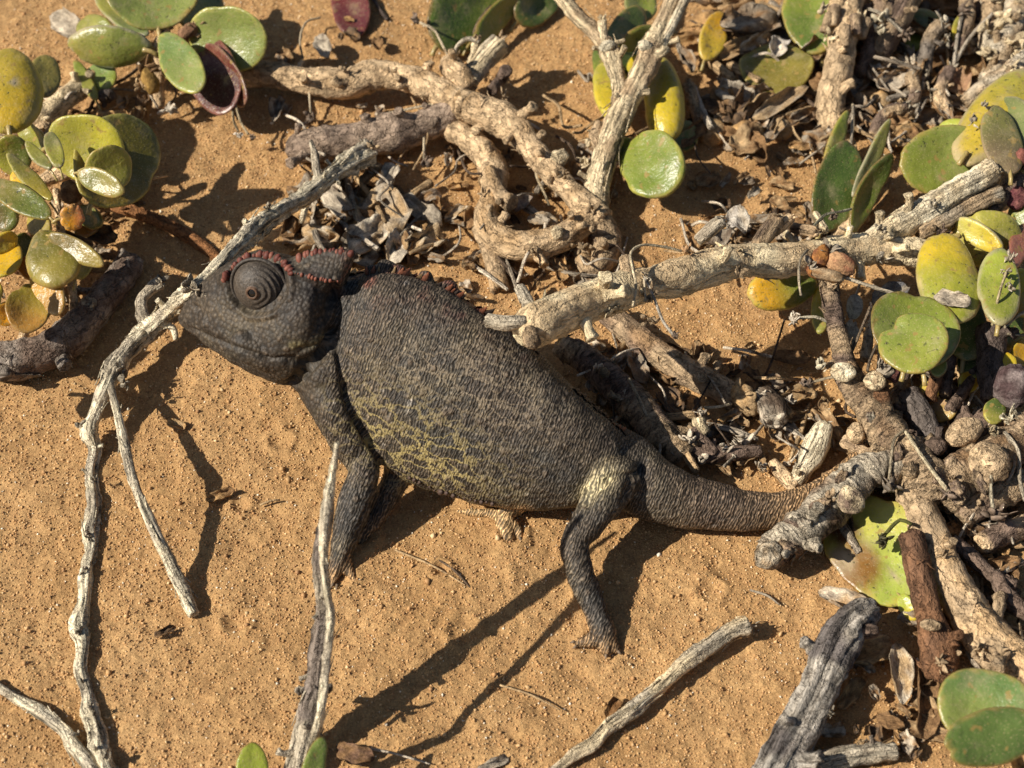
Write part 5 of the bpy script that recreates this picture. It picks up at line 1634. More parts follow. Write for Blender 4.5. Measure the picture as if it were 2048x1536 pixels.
t = thing('dollar_bush', 'two overlapping thick green leaves at the bottom right corner', 'bush', P(1990, 1500, 0))
add('leaf', leaf((1962, 1500, 190), (1978, 1338, 226), 186, 6, G_BLUE, (0.12, 0.19, 0.055), RIM_TAN, 16, 0.08, 0.05, 1.0), M_LEAF, t)
add('leaf', leaf((2090, 1450, 240), (1884, 1496, 236), 112, -6, (0.09, 0.135, 0.035), (0.11, 0.165, 0.04), (0.30, 0.20, 0.06), 16, -0.10, 0.06, 1.0), M_LEAF, t)
branch(t, [(2060, 1600, 80, 14), (2040, 1540, 140, 13), (2022, 1495, 190, 12)], (0.36, 0.24, 0.10), segs=14)

t = thing('dollar_bush', 'two yellow-green leaf tips rising past the bottom edge beside the split twig', 'bush', P(560, 1600, 0))
add('leaf', leaf((500, 1600, 30), (505, 1484, 66), 66, 6, G_LIME, (0.30, 0.35, 0.05), RIM_RED, 13, 0.08, 0.05, 0.9), M_LEAF, t)
add('leaf', leaf((612, 1600, 110), (642, 1476, 140), 48, 14, G_LIME, (0.20, 0.26, 0.06), RIM_RED, 13, 0.08, 0.05, 0.9), M_LEAF, t)
branch(t, [(550, 1690, 0, 14), (530, 1640, 20, 12), (505, 1600, 34, 10)], W_RED, segs=12)
branch(t, [(550, 1690, 0, 14), (580, 1650, 60, 12), (612, 1600, 110, 10)], W_RED, segs=12)

t = thing('fallen_leaf', 'large lime-yellow leaf with brown rot spots lying under the knobbly branch', 'leaf', P(1740, 1110, 0))
add('blade', leaf((1836, 1200, 30), (1684, 1002, 26), 200, 6, (0.36, 0.42, 0.075), (0.46, 0.42, 0.09), (0.44, 0.32, 0.07), 14, 0.08, 0.06, 1.0, warp=0.07, jag=0.08,
                  spots=((1688, 1064, 34, (0.13, 0.05, 0.02)), (1712, 1134, 58, (0.24, 0.12, 0.03)), (1684, 1124, 34, (0.34, 0.25, 0.15)), (1788, 1156, 12, (0.40, 0.33, 0.20)), (1700, 1120, 14, (0.45, 0.35, 0.22)))), M_LEAF, t)
add('petiole', leaf((1800, 1190, 24), (1834, 1242, 20), 34, 4, G_LIME, G_YEL, RIM_YEL, 14), M_LEAF, t)

# ------------------------------------------------------------------ the thick knobbly shrub on the right
t = thing('knobbly_shrub', 'thick ringed grey-brown woody shrub that covers the chameleon tail tip', 'shrub', P(1850, 960, 0))
kr = dict(segs=24, rough=0.26, knots=0.42, step=4, ring=0.15, col2=W_SHADE, dustc=SANDC)
branch(t, [(1658, 552, 190, 19), (1662, 600, 176, 19), (1672, 650, 156, 19), (1684, 700, 136, 20), (1690, 732, 124, 23)], W_TAN, M_RINGED, segs=20, rough=0.1, ring=0.03, col2=W_SHADE)
branch(t, [(1688, 738, 122, 27), (1714, 780, 104, 26), (1740, 815, 92, 28), (1762, 850, 84, 36), (1790, 885, 78, 40), (1822, 925, 72, 46), (1850, 965, 66, 54), (1872, 1005, 60, 50)], W_TAN, M_RINGED, **kr)
branch(t, [(1752, 750, 112, 20), (1756, 785, 104, 22), (1762, 820, 94, 25), (1768, 850, 88, 26)], W_TAN, M_RINGED, segs=20, ring=0.05, col2=W_RED)
branch(t, [(1800, 950, 70, 36), (1770, 935, 72, 36), (1735, 945, 70, 36), (1700, 975, 66, 38), (1660, 1010, 60, 40), (1625, 1045, 54, 40), (1590, 1072, 48, 38), (1556, 1098, 44, 34), (1530, 1118, 40, 26)], W_GREY, M_RINGED, **kr)
branch(t, [(1815, 985, 64, 26), (1840, 1020, 62, 32), (1862, 1075, 60, 37), (1882, 1120, 56, 34), (1905, 1170, 54, 38), (1938, 1225, 50, 42), (1975, 1275, 48, 48), (2020, 1325, 46, 52), (2080, 1380, 44, 54)], W_TAN, M_BARK, segs=24, rough=0.16, knots=0.2, step=5, col2=W_SAND, dustc=SANDC)
branch(t, [(1824, 1072, 92, 26), (1832, 1120, 84, 26), (1846, 1180, 74, 26), (1862, 1240, 64, 28), (1872, 1285, 54, 34), (1880, 1325, 42, 36), (1872, 1360, 30, 22)], W_RED, M_BARK, segs=22, rough=0.1, step=5, col2=(0.18, 0.10, 0.06))
branch(t, [(1880, 1000, 60, 40), (1915, 960, 74, 42), (1955, 935, 84, 44), (2000, 905, 92, 38), (2050, 870, 96, 36), (2090, 840, 98, 34)], W_TAN, M_RINGED, **kr)
branch(t, [(1815, 790, 66, 26), (1840, 830, 62, 28), (1860, 880, 54, 28), (1875, 920, 48, 26)], W_DARK, M_BARK, segs=20, rough=0.08, col2=(0.17, 0.145, 0.13))
branch(t, [(1984, 660, 120, 30), (1982, 710, 108, 28), (1982, 760, 96, 25), (1984, 800, 86, 22)], W_DARK, M_BARK, segs=20, rough=0.08, col2=(0.17, 0.145, 0.13))
branch(t, [(1985, 840, 70, 30), (1950, 870, 60, 30), (1915, 905, 60, 26)], W_SHADE, M_BARK, segs=18)
for pts, cl in (([(1900, 780, 40, 15), (1925, 830, 44, 17), (1940, 870, 50, 16)], W_SHADE), ([(2060, 960, 60, 26), (2010, 985, 66, 28), (1960, 1010, 60, 26), (1925, 1040, 46, 22)], W_TAN), ([(2060, 1050, 30, 22), (2005, 1065, 34, 24), (1960, 1090, 30, 20)], W_SAND),
                ([(1905, 1080, 50, 14), (1940, 1110, 46, 15), (1985, 1150, 40, 14), (2030, 1170, 36, 12)], W_SHADE), ([(2060, 1230, 40, 18), (2020, 1200, 44, 18), (1990, 1150, 40, 14)], W_SHADE), ([(1690, 880, 40, 13), (1720, 900, 50, 15), (1750, 925, 60, 16)], W_SAND),
                ([(1830, 700, 60, 10), (1800, 780, 60, 11), (1790, 840, 64, 12)], W_TAN), ([(1920, 650, 90, 10), (1900, 720, 80, 11), (1890, 790, 60, 12)], W_TAN), ([(1760, 600, 90, 9), (1740, 660, 100, 10), (1730, 720, 90, 10)], W_GREY), ([(1970, 690, 70, 10), (1940, 760, 66, 11), (1900, 820, 60, 12)], W_SHADE)):
    branch(t, pts, cl, M_BARK, segs=16, rough=0.28, knots=0.35, step=4, col2=W_SHADE)
add('scar', lump(1686, 744, 150, 25, 20, 9, 10, W_PALE, 0.12, 2, 22, col2=W_WHITE), M_BARK, t)
add('scar', lump(1750, 762, 138, 22, 20, 9, 20, W_PALE, 0.15, 2, 22, col2=W_TAN), M_BARK, t)
add('scar', lump(1818, 888, 116, 15, 20, 8, 20, W_SAND, 0.15, 2, 20), M_BARK, t)
add('scar', lump(1712, 866, 80, 18, 22, 14, 10, W_SAND, 0.2, 2, 20), M_BARK, t)
add('scar', lump(1862, 1250, 94, 22, 12, 8, 10, W_TAN, 0.2, 2, 20), M_BARK, t)
for x, y, h, r in ((1600, 1048, 92, 22), (1572, 1096, 84, 20), (1640, 1012, 100, 20), (1680, 965, 104, 24), (1735, 930, 108, 20), (1748, 968, 108, 18), (1795, 910, 118, 20), (1838, 930, 124, 24), (1812, 960, 122, 22), (1870, 960, 116, 26), (1850, 1000, 112, 24), (1775, 872, 122, 18), (1745, 838, 118, 16), (1900, 930, 118, 22), (1915, 985, 118, 24), (1960, 965, 126, 22)):
    if rng.random() < 0.4:
        continue
    g = lump(x, y, h - 10, r * rng.uniform(0.9, 1.25), r * rng.uniform(0.5, 0.75), r * 0.55, rng.uniform(0, 180), W_TAN if rng.random() < 0.6 else W_GREY, 0.6, 3.0, 22, col2=W_SHADE)
    add('knob', g, M_RINGED, t)
add('knob', lump(1538, 1112, 66, 32, 28, 24, -40, W_GREY, 0.25, 2, 24, col2=W_TAN), M_RINGED, t)
add('knob', lump(1702, 1000, 108, 30, 26, 20, 70, W_PALE, 0.25, 2, 24, col2=W_SHADE), M_RINGED, t)
add('knob', lump(1928, 865, 122, 38, 27, 24, -30, W_SAND, 0.15, 2, 24, col2=W_TAN), M_BARK, t)
add('knob', lump(1978, 925, 130, 44, 40, 28, 40, W_SAND, 0.22, 2, 24, col2=W_TAN), M_RINGED, t)
add('knob', lump(1870, 893, 104, 22, 20, 16, 0, W_SHADE, 0.25, 2, 20), M_RINGED, t)
o = add('seed_ball', lump(2026, 772, 130, 40, 44, 32, 0, (0.10, 0.065, 0.065), 0.2, 4, 26, col2=(0.26, 0.21, 0.20)), M_DRY, t, label='fuzzy purple-brown ball')
add('torn_bark', merge([burst(2025, 830, 120, 34, 14, W_WHITE), burst(1985, 862, 120, 24, 9, W_PALE), burst(1820, 868, 110, 24, 9, W_SHADE), burst(2040, 850, 110, 30, 10, W_GREY)]), M_WEATHERED, t)
add('torn_bark', burst(1644, 735, 140, 22, 8, W_WHITE), M_DRY, t)
node_bursts(t, [(1672, 570, 196, 20), (1885, 1110, 90, 18), (1960, 1300, 90, 26), (2000, 1310, 92, 30), (1985, 1330, 90, 24), (1660, 1000, 96, 20), (1950, 1215, 86, 18), (1970, 960, 110, 20), (1905, 955, 110, 18), (1880, 1330, 60, 26), (1910, 1300, 60, 18)], None, W_TAN, 9)
stalk(t, [(1806, 862, 124), (1788, 880, 122), (1782, 920, 110), (1778, 962, 96)], col=(0.38, 0.32, 0.22), r=3, head=(1778, 975, 94), hr=16, hcol=(0.14, 0.11, 0.08))
stalk(t, [(1812, 864, 126), (1832, 895, 132), (1862, 938, 128), (1896, 982, 114)], col=(0.72, 0.62, 0.42), r=4, head=(1898, 990, 110), hr=14)
stalk(t, [(1984, 890, 140), (1983, 930, 136), (1982, 980, 116), (1986, 1020, 96)], col=(0.70, 0.62, 0.45), r=4, head=(1994, 1030, 90), hr=20)
stalk(t, [(2010, 865, 136), (2036, 900, 130), (2040, 960, 110), (2050, 1000, 96)], col=(0.46, 0.40, 0.30), r=4)
stalk(t, [(2012, 868, 134), (2028, 905, 120), (2025, 945, 100), (1998, 985, 80)], col=(0.40, 0.34, 0.26), r=3)
stalk(t, [(1690, 752, 130), (1660, 755, 126), (1625, 764, 112)], col=(0.44, 0.36, 0.24), r=3, head=(1616, 768, 108), hr=13)
stalk(t, [(1660, 645, 160), (1630, 634, 160), (1600, 636, 150)], col=(0.50, 0.45, 0.34), r=3.4, head=(1588, 638, 146), hr=13, hcol=T_GREY)
stalk(t, [(1740, 615, 150), (1722, 660, 146), (1700, 712, 130)], col=(0.22, 0.17, 0.12), r=3)
stalk(t, [(1752, 692, 140), (1740, 720, 136), (1735, 742, 130)], col=(0.22, 0.17, 0.12), r=3)
stalk(t, [(1822, 1048, 100), (1800, 1040, 96), (1778, 1060, 84), (1768, 1072, 76)], col=(0.10, 0.10, 0.03), r=4, head=(1766, 1080, 72), hr=14, hcol=(0.05, 0.045, 0.02))
add('leaf', leaf((2000, 800, 100), (2018, 706, 116), 46, 8, (0.30, 0.30, 0.05), G_YEL, G_ORA, 16), M_LEAF, t)
add('leaf', leaf((1980, 850, 90), (1996, 800, 96), 44, 8, G_OLIVE, G_DARK, RIM_YEL, 14), M_LEAF, t)
add('leaf', leaf((1920, 780, 60), (1950, 750, 70), 44, 8, G_YEL, G_ORA, RIM_YEL, 14), M_LEAF, t)
add('leaf', leaf((1700, 640, 130), (1712, 590, 140), 34, 20, (0.40, 0.38, 0.30), (0.50, 0.46, 0.38), None, 6, 0.3, 0.1), M_DRY, t)
add('leaf', leaf((1692, 702, 120), (1704, 640, 130), 36, 20, (0.42, 0.38, 0.30), (0.50, 0.46, 0.38), None, 6, 0.3, 0.1, jag=0.2), M_DRY, t)

# ------------------------------------------------------------------ the tangle at the top right
t = thing('brown_stem', 'thick tan stem with old bud clusters standing at the top right', 'shrub', P(1665, 250, 0))
kr = dict(segs=20, rough=0.16, knots=0.2, step=5, ring=0.05, col2=W_TAN)
branch(t, [(1668, 262, 20, 26), (1658, 222, 40, 30), (1664, 180, 60, 27), (1676, 140, 80, 27), (1684, 95, 96, 27), (1688, 50, 110, 32), (1692, 10, 120, 34), (1700, -50, 130, 34)], W_SAND, M_BARK, **kr)
for x, y, h, a in ((1655, 45, 140, -60), (1668, 30, 150, -80), (1712, 48, 146, -100), (1728, 55, 130, -70), (1690, 70, 146, -90)):
    c_, s_ = math.cos(math.radians(a)), math.sin(math.radians(a))
    branch(t, [(x - 16 * c_, y - 22 * s_, h - 14, 9), (x, y, h, 11), (x + 14 * c_, y + 16 * s_, h + 8, 12)], W_TAN, M_BARK, segs=12, name='spur', col2=W_SHADE)
node_bursts(t, [(1646, 22, 150, 22), (1720, 30, 146, 22), (1690, 80, 132, 20), (1660, 75, 120, 20)], None, W_PALE, 8)

t = thing('brown_stem', 'leaning grey-brown stem behind the tan stem at the top right', 'shrub', P(1770, 110, 0))
branch(t, [(1752, 110, 50, 24), (1775, 70, 80, 27), (1800, 20, 104, 30), (1830, -50, 120, 30)], W_TAN, M_WEATHERED, segs=18, groove=0.15, rough=0.16, col2=W_SHADE)
branch(t, [(1770, 50, 100, 20), (1768, 0, 120, 22), (1770, -40, 130, 22)], W_TAN, M_BARK, segs=16, rough=0.2, col2=W_SHADE)
node_bursts(t, [(1765, 40, 120, 26), (1760, 65, 110, 20)], None, W_WHITE, 8)
stalk(t, [(1738, 18, 130), (1760, 26, 130), (1785, 45, 124), (1805, 64, 110)], col=(0.5, 0.44, 0.34), r=3.5, head=(1812, 70, 104), hr=12)

t = thing('brown_stem', 'short dark grey stem with a torn crown in the tangle', 'shrub', P(1855, 140, 0))
branch(t, [(1848, 145, 50, 15), (1852, 110, 70, 15), (1862, 75, 90, 16), (1880, 52, 100, 16)], (0.20, 0.17, 0.14), M_BARK, segs=16, rough=0.2, col2=W_TAN)
node_bursts(t, [(1885, 50, 106, 22), (1892, 80, 90, 16), (1852, 148, 56, 16)], None, W_GREY, 8)
stalk(t, [(1750, 114, 90), (1790, 124, 84), (1840, 138, 74)], col=(0.40, 0.33, 0.25), r=4)
stalk(t, [(1908, 128, 60), (1914, 80, 80), (1924, 28, 100)], col=(0.48, 0.42, 0.33), r=4, head=(1926, 20, 102), hr=14)
stalk(t, [(1912, 122, 60), (1940, 75, 80), (1985, 28, 100)], col=(0.48, 0.42, 0.33), r=4)
stalk(t, [(1846, 165, 50), (1846, 195, 30)], r=4)
stalk(t, [(1855, 165, 50), (1862, 205, 30)], r=3)
stalk(t, [(1706, 210, 70), (1706, 250, 60), (1702, 282, 50)], r=3.4)

t = thing('dollar_bush', 'blurred green and mustard leaves among dry litter at the top right', 'bush', P(1600, 120, 0))
add('leaf', leaf((1642, 112, 50), (1604, -30, 80), 112, 6, (0.10, 0.155, 0.03), G_GREEN, RIM_TAN, 22, 0.12, 0.06, 1.0), M_LEAF, t)
add('leaf', leaf((1408, 122, 50), (1446, 26, 66), 58, 8, (0.52, 0.36, 0.04), G_ORA, (0.45, 0.34, 0.12), 16, 0.05, 0.05, 1.0, notch=((-60, 0.3, 18),)), M_LEAF, t)
add('leaf', leaf((1560, 200, 26), (1546, 92, 40), 150, 6, (0.20, 0.16, 0.03), (0.17, 0.155, 0.03), RIM_YEL, 20, 0.04, 0.05), M_LEAF, t)
add('leaf', leaf((1842, 60, 40), (1850, 20, 50), 60, 8, G_DARK, G_OLIVE, RIM_YEL, 16), M_LEAF, t)
add('leaf', leaf((1916, 95, 40), (1930, 30, 60), 40, 8, G_YEL, G_OLIVE, RIM_YEL, 16), M_LEAF, t)
add('leaf', leaf((1845, 60, 30), (1820, 100, 20), 50, 8, G_DARK, G_GREEN, RIM_YEL, 16), M_LEAF, t)

for pts, cl in (([(1720, 150, 40, 14), (1740, 90, 70, 15), (1735, 20, 90, 14)], W_SHADE), ([(1900, 230, 30, 12), (1880, 190, 50, 14), (1900, 140, 60, 13)], W_SAND), ([(1810, 235, 26, 11), (1830, 190, 50, 12), (1822, 150, 60, 12)], W_TAN), ([(1745, 270, 20, 12), (1770, 230, 40, 14), (1810, 215, 44, 13)], W_SAND), ([(1915, 100, 60, 13), (1935, 40, 80, 14), (1930, -30, 90, 14)], W_TAN)):
    t = thing('brown_stem', {1720: 'dark thin stem between the tan stem and the leaning one', 1900: 'crooked sandy stump left of the crusted yellow leaf', 1810: 'short tan stump in the middle of the right-hand litter', 1745: 'bent sandy stump behind the thin upright leaves', 1915: 'tan stem just left of the pale corner bush'}[pts[0][0]], 'shrub', P(pts[0][0], pts[0][1], 0))
    branch(t, pts, cl, M_BARK, segs=18, rough=0.25, knots=0.35, step=4, col2=W_SHADE)
    node_bursts(t, [(*pts[-1][:3], 20), (*pts[1][:3], 18)], None, W_GREY, 8)

t = thing('dry_shrub', 'out-of-focus pale dry bush in the top right corner', 'shrub', P(2010, 110, 0))
for pts in ([(1975, 165, 30, 20), (2000, 110, 60, 24), (2025, 50, 80, 22), (2040, -20, 90, 20)], [(1930, 205, 40, 15), (1975, 170, 70, 16), (2030, 135, 100, 18), (2080, 100, 110, 18)], [(1990, 120, 40, 18), (1975, 70, 60, 20), (1985, 20, 70, 22), (1970, -30, 80, 18)], [(2020, 110, 50, 16), (2050, 60, 70, 18), (2080, 30, 80, 18)]):
    branch(t, pts, W_TAN, M_BARK, segs=16, rough=0.3, knots=0.3, col2=W_GREY)
node_bursts(t, [(1985, 60, 90, 34), (2010, 40, 96, 34), (2035, 85, 96, 32), (1975, 110, 80, 28), (2020, 140, 110, 28), (2040, 110, 110, 24), (1995, 0, 90, 30), (2040, 20, 90, 30)], None, W_PALE, 11)
branch(t, [(1945, 50, 40, 16), (1958, 0, 60, 15), (1965, -40, 70, 14)], W_DARK, segs=14)

# ------------------------------------------------------------------ dry leaves: those one can point to
BIG_DRY = [
    ((668, 398, 40, 110, 60, 60, 0.6, 1.2, T_PALE, 0.3, T_GREY), 'whitish crumpled leaf just under the bleached twig, nearest its end'),
    ((735, 470, 36, 100, 70, 130, 0.7, 1.1, T_PALE, 0.3, T_TAN), 'pale twisted leaf between the casque and the crumpled grey leaf'),
    ((838, 420, 30, 110, 50, 40, 0.5, 1.3, (0.62, 0.54, 0.42), 0.3, T_GREY), 'long pale husk pointing right out of the leaf pile behind the casque'),
    ((640, 470, 30, 80, 50, 20, 0.5, 1.2, T_TAN, 0.3, T_PALE), 'buff wrinkled leaf right above the eye ridge'),
    ((775, 360, 36, 100, 46, 100, 0.5, 1.4, T_GREY, 0.3, T_PALE), 'grey upright flake hanging below the shaded branch'),
    ((850, 485, 26, 90, 60, 150, 0.4, 1.2, (0.60, 0.50, 0.36), 0.3, T_TAN), 'cream ragged leaf at the right end of the pile behind the casque'),
    ((770, 432, 30, 120, 120, 60, 0.4, 1.0, T_GREY, 0.22, T_TAN), 'large crumpled grey dead leaf lying behind the casque'),
    ((800, 490, 30, 110, 60, 105, 0.6, 1.2, T_PALE, 0.22, T_TAN), 'pale torn dead leaf edge hanging down beside the large crumpled grey one'),
    ((715, 505, 18, 90, 80, 20, 0.5, 1.6, T_GREY, 0.2, T_DARK), 'dark curled dead leaf tucked right behind the casque tip'),
    ((700, 425, 22, 90, 50, 120, 0.4, 1.1, SANDC, 0.25, T_TAN), 'sand-covered dead leaf above the casque'),
    ((640, 440, 20, 70, 34, 145, 0.4, 1.2, T_TAN, 0.25, T_BROWN), 'narrow tan dead leaf under the bleached twig tip'),
    ((742, 352, 26, 70, 46, 120, 0.3, 2.0, T_BROWN, 0.2, T_TAN), 'small brown rolled husk below the shaded branch'),
    ((645, 92, 40, 70, 36, 70, 0.7, 1.0, T_GREY, 0.2, T_PALE), 'grey papery flake standing near the top edge left of centre'),
    ((556, 215, 40, 70, 40, 95, 0.8, 1.4, T_DARK, 0.25, T_GREY), 'blackish dead leaf with a pale edge hanging under the sandy branch'),
    ((135, 50, 30, 80, 60, 40, 0.6, 1.2, T_GREY, 0.25, T_PALE), 'silvery shrivelled leaf in the top left corner'),
    ((225, 232, 50, 70, 32, 10, 0.4, 1.2, SANDC, 0.3, T_TAN), 'sand-dusted husk between the two bushes at the left'),
    ((258, 245, 40, 46, 30, 30, 0.4, 1.5, T_GREY, 0.35, T_DARK), 'small grey crumpled husk beside the sand-dusted husk at the left'),
    ((150, 480, 92, 100, 36, 20, 0.5, 1.2, T_BROWN, 0.25, T_DARK), 'dark brown dead leaf under the small orange leaf'),
    ((200, 470, 60, 80, 50, 15, 0.5, 1.2, T_DARK, 0.3, T_BROWN), 'nearly black dead leaf in the shade of the left bush'),
    ((1500, 45, 60, 130, 80, -20, 0.4, 1.2, T_GREY, 0.25, T_BROWN), 'broad brown-grey dead leaf at the top above the mustard leaves'),
    ((1490, 95, 40, 130, 44, -25, 0.6, 1.0, SANDC, 0.2, T_TAN), 'sand-filled dead leaf under the broad brown-grey one'),
    ((1556, 92, 70, 60, 46, -70, 0.5, 1.0, (0.60, 0.57, 0.53), 0.2, T_PALE), 'small chalk-white dead leaf in front of the mustard leaf'),
    ((1560, 205, 46, 150, 44, -42, 0.6, 1.3, T_TAN, 0.15, T_GREY), 'long folded tan dead leaf below the mustard leaf'),
    ((1470, 190, 40, 80, 60, 30, 0.4, 1.2, T_GREY, 0.25, T_PALE), 'grey lobed dead leaf left of the long folded tan one'),
    ((1430, 225, 26, 80, 44, 50, 0.4, 1.4, T_DARK, 0.25, T_BROWN), 'dark folded dead leaf under the grey lobed one'),
    ((1480, 120, 24, 70, 36, 20, 0.4, 1.4, T_BROWN, 0.25, T_DARK), 'brown dead leaf scrap below the sand-filled leaf'),
    ((1455, 238, 28, 56, 32, 5, 0.5, 1.8, W_TAN, 0.25, T_GREY), 'small rolled buff husk above the round sandy lumps'),
    ((1790, 165, 40, 90, 60, -30, 0.4, 1.2, T_PALE, 0.3, T_BROWN), 'buff crinkled dead leaf right of the tan stem'),
    ((1905, 165, 40, 80, 60, 80, 0.6, 1.0, (0.42, 0.25, 0.15), 0.25, T_TAN), 'pinkish-brown dead leaf left of the crusted yellow leaf'),
    ((1795, 245, 30, 70, 50, -50, 0.5, 1.2, T_TAN, 0.3, T_BROWN), 'tan dead leaf above the big plain green leaf'),
    ((1815, 278, 26, 90, 50, -10, 0.4, 1.0, SANDC, 0.25, T_TAN), 'sandy flat dead leaf tucked behind the big plain green leaf'),
    ((1748, 385, 30, 130, 60, 110, 0.2, 0.7, (0.44, 0.25, 0.11), 0.12, SANDC), 'flat orange-brown dead leaf leaning between the thin upright leaves and the big plain green leaf'),
    ((1475, 440, 150, 60, 50, 60, 0.5, 1.2, (0.62, 0.58, 0.52), 0.25, T_GREY), 'white papery scrap caught above the cream branch'),
    ((1440, 470, 190, 60, 50, 110, 0.5, 1.5, T_GREY, 0.3, T_DARK), 'dark grey curled scrap on top of the cream branch'),
    ((1905, 598, 206, 70, 40, 15, 0.6, 1.2, T_PALE, 0.3, T_GREY), 'whitish crumpled scrap above the notched green leaf'),
    ((1780, 590, 120, 90, 50, -30, 0.4, 1.0, (0.20, 0.20, 0.21), 0.15, T_GREY), 'slate-grey dead leaf below the yellow leaf'),
    ((1800, 1345, 30, 130, 60, 95, 0.7, 1.1, T_TAN, 0.12, T_PALE), 'tan boat-shaped dead leaf beside the reddish stem'),
    ((1850, 1400, 24, 170, 70, 100, 0.9, 1.6, (0.22, 0.13, 0.065), 0.12, T_BROWN), 'tall brown rolled dead leaf under the reddish stem'),
    ((1742, 1300, 26, 110, 60, -20, 0.3, 0.9, SANDC, 0.3, T_TAN), 'sandy ragged dead leaf between the silver stem and the boat-shaped leaf'),
    ((1690, 1200, 22, 110, 44, 25, 0.3, 1.0, T_PALE, 0.3, SANDC), 'pale ragged scrap under the lower edge of the lime-yellow leaf'),
    ((1700, 1385, 12, 90, 40, -50, 0.3, 1.0, T_BROWN, 0.3, SANDC), 'brown sandy scrap right of the silver stem'),
    ((1860, 1465, 14, 110, 40, 20, 0.4, 1.3, T_TAN, 0.3, T_BROWN), 'torn buff scrap at the foot of the tall rolled leaf'),
    ((440, 990, 8, 60, 30, -25, 0.4, 1.4, T_BROWN, 0.25, SANDC), 'small curled brown scrap alone on the sand left of the foreleg'),
    ((330, 1262, 6, 44, 22, -30, 0.4, 1.5, T_BROWN, 0.25, T_DARK), 'tiny brown scrap beside the tip of the forked twig'),
    ((1225, 1415, 8, 50, 30, -60, 0.5, 1.2, (0.26, 0.13, 0.05), 0.2, T_BROWN), 'rust-brown scrap leaning on the loose slanting twig'),
    ((710, 1508, 10, 80, 50, 15, 0.4, 1.4, T_BROWN, 0.25, (0.25, 0.15, 0.10)), 'brown shrivelled leaf at the bottom edge right of the leaf tips'),
    ((985, 1528, 8, 70, 26, -25, 0.4, 1.2, T_PALE, 0.25, T_GREY), 'pale sliver at the bottom edge below the belly'),
    ((352, 850, 6, 44, 24, 20, 0.4, 1.2, T_TAN, 0.25, SANDC), 'sandy flake left of the chin above the twig shadow'),
    ((1510, 385, 30, 40, 22, -40, 0.5, 1.5, T_GREY, 0.3, T_PALE), 'grey scrap on sand below the round sandy lumps'),
    ((1150, 345, 40, 60, 44, 100, 0.5, 1.4, (0.40, 0.24, 0.11), 0.2, T_BROWN), 'orange-brown papery husk between the network and the forked stem'),
    ((1045, 405, 36, 50, 40, 120, 0.5, 1.6, (0.32, 0.26, 0.22), 0.15, T_GREY), 'pale curled husk inside the loop of the branch network'),
    ((1085, 440, 26, 60, 34, 10, 0.5, 1.2, T_GREY, 0.2, T_TAN), 'flat greyish husk on the loop of the branch network'),
    ((910, 425, 20, 60, 26, 130, 0.4, 1.2, T_TAN, 0.25, T_PALE), 'little stalked flake on sand inside the loop of branches'),
    ((1600, 790, 20, 80, 40, -25, 0.3, 0.9, T_TAN, 0.25, SANDC), 'buff flake on sand left of the knobbed stem joint'),
    ((1860, 745, 90, 60, 36, 40, 0.4, 1.0, T_DARK, 0.3, T_GREY), 'blackish scrap hidden under the notched green leaf'),
    ((1800, 870, 50, 90, 50, 70, 0.4, 1.0, T_TAN, 0.25, SANDC), 'tan scrap between the ringed trunk and the dark stem'),
]
for a, lab in BIG_DRY:
    x, y, h, ln, wd, an, ti, cu, cl, cr, c2 = a
    add('dry_leaf', dry_leaf(x, y, h, ln, wd, an, ti, cu, cl, cr, c2), M_DRY, None, P(x, y, 0), lab, 'dead leaf', 'dead leaves on the sand and in the shrubs')

for x, y, r, lab in ((1425, 266, 30, 'round sandy lump left in the row below the dead leaves'), (1488, 268, 26, 'ragged sandy lump second in the row below the dead leaves'), (1560, 262, 26, 'round sandy lump right in the row below the dead leaves'), (1760, 205, 22, 'small crusty tan lump right of the tan stem')):
    add('earth_lump', lump(x, y, 14, r, r * 1.0, r * 0.9, 0, SANDC, 0.22, 2.2, 24, col2=T_TAN), M_DRY, None, P(x, y, 0), lab, 'lump', 'sandy lumps under the litter')

t = thing('dead_twig', 'short knobbed dry flower stem standing left of the dead leaves at the top', 'twig', P(1400, 270, 0))
branch(t, [(1400, 262, 20, 10), (1392, 230, 40, 8), (1384, 200, 56, 13), (1376, 172, 66, 14)], W_TAN, M_BARK, segs=14, rough=0.25)
node_bursts(t, [(1398, 258, 30, 16), (1374, 165, 72, 16)], None, W_TAN, 8)

